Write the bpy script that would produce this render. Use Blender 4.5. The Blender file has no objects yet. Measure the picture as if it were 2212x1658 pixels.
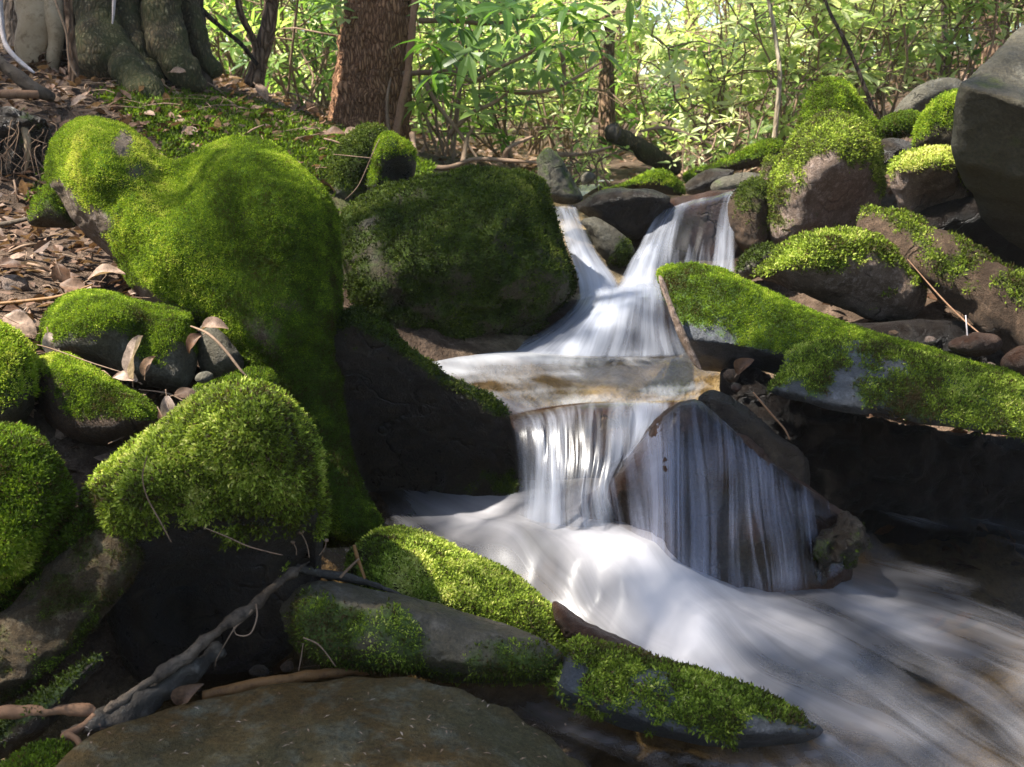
import bpy, math, random
import numpy as np
from mathutils import Vector, noise as mnoise, geometry

rng = np.random.default_rng(7)
random.seed(7)
C = bpy.context.scene.collection
scene = bpy.context.scene

# ------------------------------------------------------------------ camera geometry
# positions are read off the photograph (2212 x 1658 reading grid) together with a real distance
IW, IH, FL = 2212.0, 1658.0, 2372.0
CAM = np.array([0.0, 0.0, 1.08])
PITCH = math.atan((IH / 2 - 300.0) / FL)
CP, SP = math.cos(PITCH), math.sin(PITCH)


def P(px, py, D):
    """world point seen at (px,py) whose forward distance (world y) is D"""
    px = np.asarray(px, float); py = np.asarray(py, float); D = np.asarray(D, float)
    u = (px - IW / 2) / FL
    v = -(py - IH / 2) / FL
    ry = CP + SP * v
    rz = -SP + CP * v
    t = D / ry
    return np.stack([CAM[0] + u * t, D + 0 * t, CAM[2] + rz * t], -1)


def DZ(px, py, z):
    """forward distance at which the line of sight through (px,py) meets height z"""
    v = -(np.asarray(py, float) - IH / 2) / FL
    ry = CP + SP * v
    rz = -SP + CP * v
    return np.clip((z - CAM[2]) / np.minimum(rz, -1e-4) * ry, 0.2, 40)


def PZ(px, py, z):
    return P(px, py, DZ(px, py, z))


# ------------------------------------------------------------------ object helpers
def tag(o, label=None, cat=None, group=None, kind=None):
    if label: o['label'] = label
    if cat: o['category'] = cat
    if group: o['group'] = group
    if kind: o['kind'] = kind
    return o


def empty(name, loc, label, cat, group=None):
    o = bpy.data.objects.new(name, None)
    o.empty_display_size = 0.1
    o.location = tuple(float(a) for a in loc)
    C.objects.link(o)
    return tag(o, label, cat, group)


def mesh_np(name, V, faces, mat, parent=None, origin=None, smooth=True, attrs=None, fattrs=None, uv=None):
    """V (n,3); faces: (m,k) array or list of arrays with one k each"""
    V = np.asarray(V, np.float64)
    if parent is not None:
        origin = np.array(parent.location)
        if parent.parent is not None:
            origin = origin + np.array(parent.parent.location)
    if origin is None:
        origin = np.array([V[:, 0].mean(), V[:, 1].mean(), V[:, 2].min()])
    origin = np.asarray(origin, float)
    me = bpy.data.meshes.new(name)
    if isinstance(faces, np.ndarray): faces = [faces]
    faces = [np.asarray(f, np.int32) for f in faces if len(f)]
    nl = sum(f.size for f in faces); nf = sum(len(f) for f in faces)
    me.vertices.add(len(V)); me.loops.add(nl); me.polygons.add(nf)
    me.vertices.foreach_set('co', (V - origin).astype(np.float32).ravel())
    me.loops.foreach_set('vertex_index', np.concatenate([f.ravel() for f in faces]))
    tot = np.concatenate([np.full(len(f), f.shape[1], np.int32) for f in faces])
    start = np.concatenate([[0], np.cumsum(tot)[:-1]]).astype(np.int32)
    me.polygons.foreach_set('loop_start', start)
    me.polygons.foreach_set('use_smooth', np.full(nf, smooth, bool))
    for k, a in (attrs or {}).items():
        at = me.attributes.new(k, 'FLOAT', 'POINT'); at.data.foreach_set('value', np.asarray(a, np.float32))
    for k, a in (fattrs or {}).items():
        at = me.attributes.new(k, 'FLOAT', 'FACE'); at.data.foreach_set('value', np.asarray(a, np.float32))
    if uv is not None:
        l = me.uv_layers.new(name='UVMap')
        idx = np.concatenate([f.ravel() for f in faces])
        l.data.foreach_set('uv', np.asarray(uv, np.float32)[idx].ravel())
    me.update(calc_edges=True)
    me.validate()
    if mat is not None: me.materials.append(mat)
    o = bpy.data.objects.new(name, me)
    C.objects.link(o)
    if parent is None:
        o.location = tuple(origin)
    else:
        o.parent = parent
    return o


def vnoise(p, s, octs=4, H=1.0, seed=0.0):
    """fractal noise per point"""
    out = np.empty(len(p))
    q = np.asarray(p) * s + seed
    for i in range(len(q)):
        out[i] = mnoise.fractal(q[i], H, 2.0, octs)
    return out


def sinoise(p, s, seed=0):
    """cheap smooth numpy noise in about [-1,1]"""
    r = np.random.default_rng(seed)
    out = np.zeros(len(p))
    for k in range(7):
        d = r.normal(size=3); d /= np.linalg.norm(d)
        f = s * r.uniform(0.6, 1.9)
        out += np.sin((p @ d) * f + r.uniform(0, 6.28) + 1.3 * np.sin((p @ r.normal(size=3)) * s * 0.7 + r.uniform(0, 6)))
    return out / 3.2


def smoothstep(a, b, x):
    t = np.clip((x - a) / (b - a), 0, 1)
    return t * t * (3 - 2 * t)


# ------------------------------------------------------------------ material helpers
def newmat(name):
    m = bpy.data.materials.new(name)
    m.use_nodes = True
    nt = m.node_tree
    nt.nodes.clear()
    return m, nt, nt.nodes, nt.links


class NB:
    """small node builder"""
    def __init__(s, nt): s.nt = nt; s.n = nt.nodes; s.l = nt.links
    def node(s, t, **kw):
        nd = s.n.new(t)
        for k, v in kw.items():
            if k.startswith('i_'):
                nm = k[2:].replace('_', ' ')
                s.set(nd.inputs[nm] if nm in nd.inputs else nd.inputs[int(nm)], v)
            else: setattr(nd, k, v)
        return nd
    def set(s, sock, v):
        if isinstance(v, bpy.types.NodeSocket): s.l.new(v, sock)
        else: sock.default_value = v
    def math(s, op, a, b=None, c=None, clamp=False):
        nd = s.n.new('ShaderNodeMath'); nd.operation = op; nd.use_clamp = clamp
        s.set(nd.inputs[0], a)
        if b is not None: s.set(nd.inputs[1], b)
        if c is not None: s.set(nd.inputs[2], c)
        return nd.outputs[0]
    def mix(s, f, a, b, blend='MIX'):
        nd = s.n.new('ShaderNodeMix'); nd.data_type = 'RGBA'; nd.blend_type = blend
        s.set(nd.inputs[0], f); s.set(nd.inputs[6], a); s.set(nd.inputs[7], b)
        return nd.outputs[2]
    def noise(s, vec, scale, detail=5, rough=0.6, dist=0.0):
        nd = s.n.new('ShaderNodeTexNoise')
        s.set(nd.inputs['Vector'], vec); nd.inputs['Scale'].default_value = scale
        nd.inputs['Detail'].default_value = detail; nd.inputs['Roughness'].default_value = rough
        nd.inputs['Distortion'].default_value = dist
        return nd.outputs['Fac']
    def ramp(s, f, stops, interp='LINEAR'):
        nd = s.n.new('ShaderNodeValToRGB'); s.set(nd.inputs[0], f)
        cr = nd.color_ramp; cr.interpolation = interp
        while len(cr.elements) < len(stops): cr.elements.new(0.5)
        for e, (p, c) in zip(cr.elements, stops):
            e.position = p
            e.color = (c, c, c, 1) if isinstance(c, (int, float)) else (*c, 1)
        return nd.outputs[0]
    def rng(s, f, a, b, c=0.0, d=1.0):
        nd = s.n.new('ShaderNodeMapRange'); s.set(nd.inputs[0], f)
        nd.inputs[1].default_value = a; nd.inputs[2].default_value = b
        nd.inputs[3].default_value = c; nd.inputs[4].default_value = d
        return nd.outputs[0]
    def attr(s, name):
        nd = s.n.new('ShaderNodeAttribute'); nd.attribute_name = name
        return nd.outputs['Fac']
    def coord(s, which='Object'):
        return s.n.new('ShaderNodeTexCoord').outputs[which]
    def mapping(s, vec, scale=(1, 1, 1), loc=(0, 0, 0), rot=(0, 0, 0)):
        nd = s.n.new('ShaderNodeMapping'); s.set(nd.inputs[0], vec)
        nd.inputs['Scale'].default_value = scale; nd.inputs['Location'].default_value = loc; nd.inputs['Rotation'].default_value = rot
        return nd.outputs[0]
    def bump(s, h, strength=0.5, dist=0.01, normal=None):
        nd = s.n.new('ShaderNodeBump'); s.set(nd.inputs['Height'], h)
        nd.inputs['Strength'].default_value = strength; nd.inputs['Distance'].default_value = dist
        if normal is not None: s.set(nd.inputs['Normal'], normal)
        return nd.outputs[0]
    def pr(s, **kw):
        nd = s.n.new('ShaderNodeBsdfPrincipled')
        for k, v in kw.items(): s.set(nd.inputs[k.replace('_', ' ')], v)
        return nd.outputs[0]
    def out(s, surf):
        o = s.n.new('ShaderNodeOutputMaterial'); s.l.new(surf, o.inputs[0]); return o


def rgb(c): return (c[0], c[1], c[2], 1.0)


def rock_mat(name, c1, c2, c3, mosscol=(0.045, 0.06, 0.012), rough=(0.55, 0.85), scale=6, bump=0.8, grain=1.0, spec=0.3, crack=4.0):
    m, nt, n, l = newmat(name); b = NB(nt)
    oi = b.node('ShaderNodeObjectInfo')
    co = b.node('ShaderNodeVectorMath', operation='ADD', i_0=b.coord()).outputs[0]
    vm = n[-1]
    sc = b.node('ShaderNodeVectorMath', operation='SCALE'); 
    b.set(sc.inputs[0], (9.1, 5.3, 7.7)); b.set(sc.inputs['Scale'], oi.outputs['Random']); b.set(vm.inputs[1], sc.outputs[0])
    n1 = b.noise(co, scale, 6, 0.62, 0.4)
    n2 = b.noise(co, scale * 5.5, 6, 0.7)
    n3 = b.noise(co, scale * 32, 4, 0.75)
    col = b.mix(b.rng(n1, 0.35, 0.62), rgb(c1), rgb(c2))
    col = b.mix(b.rng(n2, 0.5, 0.68), col, rgb(c3))
    g = b.rng(n3, 0.3, 0.7, 1 - 0.55 * grain, 1 + 0.5 * grain)
    col = b.mix(1.0, col, b.node('ShaderNodeCombineColor', i_Red=g, i_Green=g, i_Blue=g).outputs[0], 'MULTIPLY')
    ms = b.attr('moss')
    mf = b.rng(b.math('ADD', ms, b.math('MULTIPLY', b.math('SUBTRACT', n2, 0.5), 0.9)), 0.35, 0.6)
    mc = b.mix(b.rng(n2, 0.35, 0.65), rgb(mosscol), rgb([x * 2.0 for x in mosscol]))
    mc = b.mix(1.0, mc, b.node('ShaderNodeCombineColor', i_Red=g, i_Green=g, i_Blue=g).outputs[0], 'MULTIPLY')
    col = b.mix(mf, col, mc)
    r = b.rng(n2, 0.3, 0.7, rough[0], rough[1])
    r = b.math('ADD', r, b.math('MULTIPLY', mf, 0.3), clamp=True)
    wp = b.node('ShaderNodeTexNoise'); b.set(wp.inputs['Vector'], co); wp.inputs['Scale'].default_value = 5; wp.inputs['Detail'].default_value = 4
    cw = b.node('ShaderNodeVectorMath', operation='MULTIPLY_ADD', i_0=wp.outputs['Color'], i_1=(.35, .35, .35), i_2=co).outputs[0]
    vo = b.node('ShaderNodeTexVoronoi', feature='DISTANCE_TO_EDGE'); b.set(vo.inputs['Vector'], cw); vo.inputs['Scale'].default_value = crack or 1.0
    ck = b.math('MULTIPLY', b.rng(vo.outputs[0], .0, .03, 1, 0), b.rng(n1, .48, .6))
    if not crack: ck = 0.0
    n4 = b.noise(co, scale * 90, 3, 0.8)
    sp = b.rng(n4, .60, .70)
    col = b.mix(b.math('MULTIPLY', sp, .45), col, b.mix(1.0, col, (2.3, 2.3, 2.2, 1), 'MULTIPLY'))
    col = b.mix(b.math('MULTIPLY', ck, .5), col, (.008, .006, .004, 1))
    h = b.math('ADD', b.math('MULTIPLY', n2, 1.0), b.math('MULTIPLY', n3, 0.55))
    h = b.math('ADD', h, b.math('MULTIPLY', n4, .18))
    h = b.math('SUBTRACT', h, b.math('MULTIPLY', ck, .8))
    nm = b.bump(h, bump, 0.03)
    b.out(b.pr(Base_Color=col, Roughness=r, Normal=nm, Specular_IOR_Level=spec))
    return m


def leaf_mat(name, stops, trans=0.45, rough=0.5, spec=0.4, tcol=1.35, mottle=False):
    """two-sided thin leaf; colour from the per-face 'tint' value"""
    m, nt, n, l = newmat(name); b = NB(nt)
    t = b.attr('tint')
    col = b.ramp(t, stops)
    if mottle:
        co = b.coord(); g = b.rng(b.noise(co, 70, 5, .75), .3, .7, .35, 1.45)
        col = b.mix(1.0, col, b.node('ShaderNodeCombineColor', i_Red=g, i_Green=g, i_Blue=g).outputs[0], 'MULTIPLY')
    tr = b.node('ShaderNodeBsdfTranslucent')
    tc = b.mix(1.0, col, (tcol * 1.02, tcol, tcol * 0.66, 1), 'MULTIPLY')
    b.set(tr.inputs[0], tc)
    p = b.pr(Base_Color=col, Roughness=rough, Specular_IOR_Level=spec)
    mx = b.node('ShaderNodeMixShader'); mx.inputs[0].default_value = trans
    l.new(p, mx.inputs[1]); l.new(tr.outputs[0], mx.inputs[2])
    b.out(mx.outputs[0])
    return m


# ------------------------------------------------------------------ scattered small leaves (moss, litter, needles)
def leaves_np(Pp, Dir, Nrm, L, Wd, tint, curl=0.0):
    """one kite-shaped leaf per row: base point, direction, side from Nrm; returns V,F,tint"""
    N = len(Pp)
    Dir = Dir / np.linalg.norm(Dir, axis=1, keepdims=True)
    side = np.cross(Dir, Nrm); sl = np.linalg.norm(side, axis=1, keepdims=True)
    side = side / np.maximum(sl, 1e-6)
    up = np.cross(side, Dir)
    L = np.asarray(L).reshape(-1, 1) * np.ones((N, 1)); Wd = np.asarray(Wd).reshape(-1, 1) * np.ones((N, 1))
    mid = Pp + Dir * L * 0.5 + up * L * 0.12
    tip = Pp + Dir * L - up * L * curl
    V = np.stack([Pp, mid - side * Wd * .5, tip, mid + side * Wd * .5], 1).reshape(-1, 3)
    F = np.arange(4 * N, dtype=np.int32).reshape(-1, 4)
    return V, F, np.asarray(tint)


def sample_tris(V, F, w, n, r):
    a, b_, c = V[F[:, 0]], V[F[:, 1]], V[F[:, 2]]
    ar = 0.5 * np.linalg.norm(np.cross(b_ - a, c - a), axis=1) * w
    tot = ar.sum()
    if tot <= 0 or n <= 0: return None
    idx = r.choice(len(F), size=n, p=ar / tot)
    u = r.random(n); v = r.random(n); k = u + v > 1; u[k] = 1 - u[k]; v[k] = 1 - v[k]
    return idx, np.stack([1 - u - v, u, v], 1)


def moss_mesh(parent, V, F, N, m, spec, seed):
    r = np.random.default_rng(seed)
    w = smoothstep(0.28, 0.72, m)[F].mean(1)
    a, b_, c = V[F[:, 0]], V[F[:, 1]], V[F[:, 2]]
    area = (0.5 * np.linalg.norm(np.cross(b_ - a, c - a), axis=1) * w).sum()
    k = spec.get('k', 4)
    nt = int(min(area * spec.get('dens', 20000) * 1.45, spec.get('max', 40000) * 1.4))
    if nt < 20: return None
    idx, bc = sample_tris(V, F, w, nt, r)
    tri = F[idx]
    p = (V[tri] * bc[:, :, None]).sum(1); nn = (N[tri] * bc[:, :, None]).sum(1)
    nn /= np.linalg.norm(nn, axis=1, keepdims=True)
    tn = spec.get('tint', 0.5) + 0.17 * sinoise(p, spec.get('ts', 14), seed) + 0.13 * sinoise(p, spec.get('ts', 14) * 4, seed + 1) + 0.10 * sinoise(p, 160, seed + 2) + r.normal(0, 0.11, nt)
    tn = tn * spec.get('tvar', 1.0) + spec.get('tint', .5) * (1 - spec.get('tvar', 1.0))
    for (bp, rad, dt) in spec.get('tblobs', ()):  # tint blobs: browner moss patches, plus sunlit spots painted lighter
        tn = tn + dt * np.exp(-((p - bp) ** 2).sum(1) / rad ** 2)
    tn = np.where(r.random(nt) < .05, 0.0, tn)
    p = np.repeat(p, k, 0); nn = np.repeat(nn, k, 0); tn = np.repeat(tn, k) + r.normal(0, 0.05, nt * k)
    L = spec.get('L', 0.010)
    cent = r.normal(size=(nt, 3)); cent = np.repeat(cent, k, 0)
    rnd = r.normal(size=(nt * k, 3))
    tang = cent * 0.55 + rnd * spec.get('spread', 0.8)
    d = nn * spec.get('stand', 0.9) + tang * 0.6 + np.array([0, 0, spec.get('up', 0.25)])
    p = p + rnd * L * 0.3 - nn * L * 0.15
    ll = 1.12 * L * r.uniform(0.45, 1.3, nt * k)
    Vv, Ff, tt = leaves_np(p, d, r.normal(size=(nt * k, 3)), ll, ll * spec.get('wr', 0.27), np.clip(tn, 0, 1), 0.2)
    o = mesh_np('moss', Vv, Ff, spec['mat'], parent, smooth=False, fattrs={'tint': tt})
    o['kind'] = 'stuff'
    return o


# ------------------------------------------------------------------ rocks
def catmull(pts, closed=True, step=8.0):
    pts = np.asarray(pts, float); n = len(pts); out = []
    rngk = range(n) if closed else range(n - 1)
    for i in rngk:
        if closed: p0, p1, p2, p3 = pts[(i - 1) % n], pts[i], pts[(i + 1) % n], pts[(i + 2) % n]
        else: p0, p1, p2, p3 = pts[max(i - 1, 0)], pts[i], pts[i + 1], pts[min(i + 2, n - 1)]
        k = max(1, int(np.linalg.norm((p2 - p1)[:2]) / step))
        for j in range(k):
            t = j / k
            out.append(0.5 * (2 * p1 + (p2 - p0) * t + (2 * p0 - 5 * p1 + 4 * p2 - p3) * t * t + (3 * p1 - p0 - 3 * p2 + p3) * t ** 3))
    if not closed: out.append(pts[-1])
    return np.array(out)


def inside(poly, q):
    x, y = q[:, 0], q[:, 1]; res = np.zeros(len(q), bool)
    n = len(poly)
    for i in range(n):
        x1, y1 = poly[i]; x2, y2 = poly[(i + 1) % n]
        if y1 == y2: continue
        cnd = ((y1 > y) != (y2 > y)) & (x < (x2 - x1) * (y - y1) / (y2 - y1) + x1)
        res ^= cnd
    return res


def seg_dist(poly, q):
    d = np.full(len(q), 1e9)
    n = len(poly)
    for i in range(n):
        a = poly[i]; ab = poly[(i + 1) % n] - a
        L2 = (ab ** 2).sum()
        if L2 < 1e-9: continue
        t = np.clip(((q - a) @ ab) / L2, 0, 1)
        d = np.minimum(d, np.linalg.norm(q - a - t[:, None] * ab, axis=1))
    return d


ROCKS = {}
GROUPR = 'boulders and stones of the stream'


def rock(name, label, outline, D, mat, T=0.15, Tb=0.3, tilt=0.0, tiltx=0.0, R=120, ctrl=(), step=7.0, amp=0.013, ns=5.0,
         moss=None, mo=None, smooth=8, cat='boulder', key=None, parent=None, ridge=0.006, sharp=False, group=GROUPR):
    pts = np.asarray(outline, float)
    if sharp:
        poly = []
        for i in range(len(pts)):
            a, b_ = pts[i], pts[(i + 1) % len(pts)]
            k = max(1, int(np.linalg.norm(b_ - a) / step))
            poly += [a + (b_ - a) * j / k for j in range(k)]
        poly = np.array(poly)
    else:
        poly = catmull(pts, True, step)
    seed = (abs(hash((round(pts[0, 0]), round(pts[0, 1])))) % 9973)
    seed = int(pts[0, 0] * 13 + pts[0, 1] * 7 + len(pts)) % 9973
    r = np.random.default_rng(seed)
    lo, hi = poly.min(0), poly.max(0)
    gx = np.arange(lo[0], hi[0], step); gy = np.arange(lo[1], hi[1], step * .87)
    G = np.stack(np.meshgrid(gx, gy), -1); G[1::2, :, 0] += step / 2
    G = G.reshape(-1, 2) + r.uniform(-.2, .2, (G.shape[0] * G.shape[1], 2)) * step
    G = G[inside(poly, G)]
    G = G[seg_dist(poly, G) > step * 0.6]
    nb = len(poly)
    allp = np.vstack([poly, G])
    vs, es, fs, ov, oe, of = geometry.delaunay_2d_cdt([Vector(p) for p in allp], [(i, (i + 1) % nb) for i in range(nb)], [], 1, 1e-4)
    vs = np.array([tuple(v) for v in vs])
    fs = np.array([f for f in fs if len(f) == 3], np.int32)
    isb = np.array([any(k < nb for k in o) for o in ov])
    d = seg_dist(poly, vs); d[isb] = 0
    cx, cy = pts.mean(0)
    def prof(R_):
        t = np.clip(d / R_, 0, 1); return np.sqrt(np.clip(1 - (1 - t) ** 2, 0, 1))
    E = np.vstack([fs[:, [0, 1]], fs[:, [1, 2]], fs[:, [2, 0]]])
    def lap(a, it):
        a = a.copy()
        for _ in range(it):
            s = np.zeros(len(a)); c_ = np.zeros(len(a))
            np.add.at(s, E[:, 0], a[E[:, 1]]); np.add.at(s, E[:, 1], a[E[:, 0]])
            np.add.at(c_, E[:, 0], 1); np.add.at(c_, E[:, 1], 1)
            nw = s / np.maximum(c_, 1)
            a = np.where(isb, a, 0.4 * a + 0.6 * nw)
        return a
    pf = lap(prof(R), smooth); pb = lap(prof(R * 1.2), smooth)
    if callable(D): base = D(vs[:, 0], vs[:, 1])
    else: base = D + tilt * (vs[:, 1] - cy) / 100. + tiltx * (vs[:, 0] - cx) / 100.
    dd = np.zeros(len(vs))
    for (x, y, rad, a) in ctrl:
        dd += a * np.exp(-((vs[:, 0] - x) ** 2 + (vs[:, 1] - y) ** 2) / rad ** 2)
    front = base - T * pf + dd * np.minimum(pf * 1.5, 1)
    back = np.maximum(base + Tb * pb, front + 0.01 * (~isb))
    Vf = P(vs[:, 0], vs[:, 1], front)
    Vb = P(vs[:, 0], vs[:, 1], back)
    nv = len(vs)
    # orient
    def nrm(V, F):
        n_ = np.zeros_like(V); fn = np.cross(V[F[:, 1]] - V[F[:, 0]], V[F[:, 2]] - V[F[:, 0]])
        for k in range(3): np.add.at(n_, F[:, k], fn)
        return n_ / np.maximum(np.linalg.norm(n_, axis=1, keepdims=True), 1e-12)
    N = nrm(Vf, fs)
    if np.mean(((Vf - CAM) * N).sum(1)) > 0:
        fs = fs[:, ::-1]; N = -N
    # weathered surface
    sd = seed * 0.37
    disp = vnoise(Vf, ns, 5, 0.9, sd) * amp * 1.6
    if ridge: disp += -np.abs(vnoise(Vf, ns * 1.7, 3, 1.0, sd + 5)) * ridge
    disp[isb] = disp[isb] * 0.6
    Vf = Vf + N * disp[:, None]
    N = nrm(Vf, fs)
    mapb = np.where(isb, np.arange(nv), -1); ib = np.where(~isb)[0]
    mapb[ib] = nv + np.arange(len(ib))
    V = np.vstack([Vf, Vb[ib]])
    F = np.vstack([fs, mapb[fs[:, ::-1]]])
    m = np.full(len(V), 0.0)
    mo = mo or {}
    mv = mo.get('bias', 0.0) + mo.get('nz', 0.0) * N[:, 2] + mo.get('nx', 0.0) * N[:, 0] + mo.get('noise', 0.25) * vnoise(Vf, mo.get('ns', 7), 4, 0.8, sd + 3)
    for (x, y, rad, a) in mo.get('blobs', ()):
        mv = mv + a * np.exp(-((vs[:, 0] - x) ** 2 + (vs[:, 1] - y) ** 2) / rad ** 2)
    m[:nv] = np.clip(mv, 0, 1)
    m[nv:] = np.clip(mo.get('bias', 0), 0, 0.6)
    o = mesh_np(name, V, F, mat, attrs={'moss': m})
    if parent is None: tag(o, label, cat, group, 'thing')
    else:
        o.parent = parent; o.location = o.location - parent.location
        if label: o['label'] = label
    if moss:
        sp = dict(moss)
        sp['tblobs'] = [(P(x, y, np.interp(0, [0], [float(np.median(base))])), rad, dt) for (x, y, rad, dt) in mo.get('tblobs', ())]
        moss_mesh_local(o, Vf, fs, N, m[:nv], sp, seed)
    ROCKS[key or name] = dict(vs=vs, front=front, base=base, obj=o)
    return o


def moss_mesh_local(o, Vf, fs, N, m, sp, seed):
    return moss_mesh(o, Vf, fs, N, m, sp, seed)


def tube(name, pts, rad, mat, parent=None, seg=8, amp=0.0, ns=10, step=None, label=None, cat=None, group=None, flute=None, caps=True, seed=0, res=6, uvs=False):
    """smooth bent tube through 3-D points; rad per point"""
    pts = np.asarray(pts, float); rad = np.asarray(rad, float) * np.ones(len(pts))
    q = np.hstack([pts, rad[:, None]])
    out = []
    for i in range(len(q) - 1):
        p0, p1, p2, p3 = q[max(i - 1, 0)], q[i], q[i + 1], q[min(i + 2, len(q) - 1)]
        for j in range(res):
            t = j / res
            out.append(0.5 * (2 * p1 + (p2 - p0) * t + (2 * p0 - 5 * p1 + 4 * p2 - p3) * t * t + (3 * p1 - p0 - 3 * p2 + p3) * t ** 3))
    out.append(q[-1]); q = np.array(out)
    c = q[:, :3]; rr = np.maximum(q[:, 3], 1e-4)
    tg = np.gradient(c, axis=0); tg /= np.linalg.norm(tg, axis=1, keepdims=True)
    ref = np.array([0.31, 0.17, 0.93]) if abs(tg[0, 2]) < 0.8 else np.array([0.0, -1.0, 0.1])
    a = np.cross(tg, ref); a /= np.linalg.norm(a, axis=1, keepdims=True)
    b_ = np.cross(tg, a)
    th = np.linspace(0, 2 * np.pi, seg, endpoint=False)
    n = len(c)
    rf = np.ones((n, seg)) * rr[:, None]
    if flute is not None: rf = rf * flute(np.linspace(0, 1, n)[:, None], th[None, :])
    dirs = a[:, None, :] * np.cos(th)[None, :, None] + b_[:, None, :] * np.sin(th)[None, :, None]
    V = (c[:, None, :] + dirs * rf[:, :, None]).reshape(-1, 3)
    if amp:
        dn = vnoise(V, ns, 4, 0.9, seed * 1.7)
        V = V + dirs.reshape(-1, 3) * (dn * amp)[:, None]
    i = np.arange(n - 1)[:, None] * seg; j = np.arange(seg)[None, :]; j2 = (j + 1) % seg
    F = np.stack([i + j, i + j2, i + seg + j2, i + seg + j], -1).reshape(-1, 4)
    fl = [F]
    if caps:
        V = np.vstack([V, c[:1] - tg[:1] * rr[0] * .3, c[-1:] + tg[-1:] * rr[-1] * .3])
        k = n * seg
        jj = np.arange(seg); jn = (jj + 1) % seg
        fl.append(np.stack([jn, jj, np.full(seg, k)], -1))
        fl.append(np.stack([(n - 1) * seg + jj, (n - 1) * seg + jn, np.full(seg, k + 1)], -1))
    at = {'along': np.concatenate([np.repeat(np.linspace(0, 1, n), seg), [0, 1][:2 if caps else 0]]), 'moss': np.zeros(len(V))}
    o = mesh_np(name, V, fl, mat, parent, attrs=at)
    if label: tag(o, label, cat, group)
    return o
# ------------------------------------------------------------------ rock and moss materials
M = {}
M['mossrock'] = rock_mat('mossy_rock', (0.045, 0.038, 0.022), (0.075, 0.06, 0.035), (0.10, 0.085, 0.06), mosscol=(0.035, 0.06, 0.006), spec=0.15)
M['heart'] = rock_mat('heart_rock', (0.10, 0.075, 0.05), (0.16, 0.12, 0.085), (0.24, 0.19, 0.16), mosscol=(0.04, 0.075, 0.006), scale=5, spec=0.15)
M['dark'] = rock_mat('dark_wet_rock', (0.014, 0.009, 0.005), (0.026, 0.017, 0.009), (0.045, 0.032, 0.018), mosscol=(0.018, 0.032, 0.004), rough=(0.18, 0.6), spec=0.45)
M['greyrock'] = rock_mat('grey_slate_rock', (0.055, 0.047, 0.03), (0.095, 0.085, 0.06), (0.14, 0.13, 0.10), mosscol=(0.028, 0.042, 0.006), scale=4)
M['center'] = rock_mat('centre_boulder', (0.045, 0.036, 0.018), (0.070, 0.060, 0.034), (0.10, 0.095, 0.07), mosscol=(0.026, 0.040, 0.005), scale=4, spec=0.25)
M['bluegrey'] = rock_mat('blue_grey_slate', (0.03, 0.032, 0.034), (0.045, 0.048, 0.054), (0.09, 0.095, 0.105), mosscol=(0.03, 0.055, 0.008), rough=(0.35, 0.6), scale=5, spec=0.4, bump=0.5, crack=0)
M['tan'] = rock_mat('tan_rock', (0.13, 0.085, 0.055), (0.26, 0.185, 0.14), (0.40, 0.31, 0.26), mosscol=(0.05, 0.06, 0.012), scale=9, bump=0.9)
M['brown'] = rock_mat('brown_rock', (0.06, 0.036, 0.02), (0.10, 0.062, 0.036), (0.16, 0.10, 0.06), mosscol=(0.035, 0.045, 0.008), scale=7, bump=0.9)
M['wetbrown'] = rock_mat('wet_brown_rock', (0.028, 0.013, 0.007), (0.055, 0.026, 0.014), (0.06, 0.04, 0.03), mosscol=(0.03, 0.035, 0.008), rough=(0.3, 0.55), scale=7, bump=0.7, spec=0.3)
M['slab'] = rock_mat('foreground_slab', (0.078, 0.046, 0.014), (0.066, 0.056, 0.025), (0.10, 0.092, 0.06), mosscol=(0.05, 0.048, 0.012), rough=(0.5, 0.75), scale=3.2, bump=0.6, spec=0.16, grain=0.9, crack=0)
M['black'] = rock_mat('shade_painted_rock', (0.006, 0.004, 0.003), (0.011, 0.007, 0.005), (0.02, 0.014, 0.009), rough=(.25, .6), spec=.3)  # near-black colour paints the shade of the recesses under the right bank
M['log'] = rock_mat('weathered_brown_wood', (0.06, 0.037, 0.016), (0.12, 0.082, 0.038), (0.20, 0.16, 0.10), mosscol=(0.05, 0.055, 0.010), scale=8, bump=1.0, crack=0)
M['jut'] = rock_mat('olive_brown_rock', (0.045, 0.036, 0.020), (0.075, 0.066, 0.042), (0.11, 0.10, 0.075), mosscol=(0.04, 0.045, 0.012), scale=3, bump=0.8, crack=0)
M['smooth'] = rock_mat('smooth_stone', (0.045, 0.036, 0.02), (0.07, 0.056, 0.032), (0.10, 0.085, 0.065), mosscol=(0.03, 0.045, 0.008), rough=(0.4, 0.65), scale=4, bump=0.4)

VEL = [(0.0, (0.070, 0.046, 0.016)), (0.12, (0.034, 0.038, 0.006)), (0.35, (0.064, 0.105, 0.008)), (0.58, (0.145, 0.225, 0.013)), (0.8, (0.27, 0.36, 0.024)), (1.0, (0.47, 0.48, 0.09))]
BRN = [(0.0, (0.075, 0.050, 0.020)), (0.12, (0.040, 0.035, 0.010)), (0.35, (0.065, 0.085, 0.010)), (0.58, (0.16, 0.225, 0.020)), (0.8, (0.32, 0.40, 0.05)), (1.0, (0.54, 0.54, 0.16))]
DRK = [(0.0, (0.012, 0.012, 0.004)), (0.35, (0.028, 0.042, 0.005)), (0.7, (0.06, 0.09, 0.007)), (1.0, (0.13, 0.15, 0.03))]
MV = leaf_mat('velvet_moss', VEL, 0.4, 0.7, 0.15)
MB_ = leaf_mat('feather_moss', BRN, 0.4, 0.65, 0.2)
MD = leaf_mat('dark_moss', DRK, 0.3, 0.7, 0.15)


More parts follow.
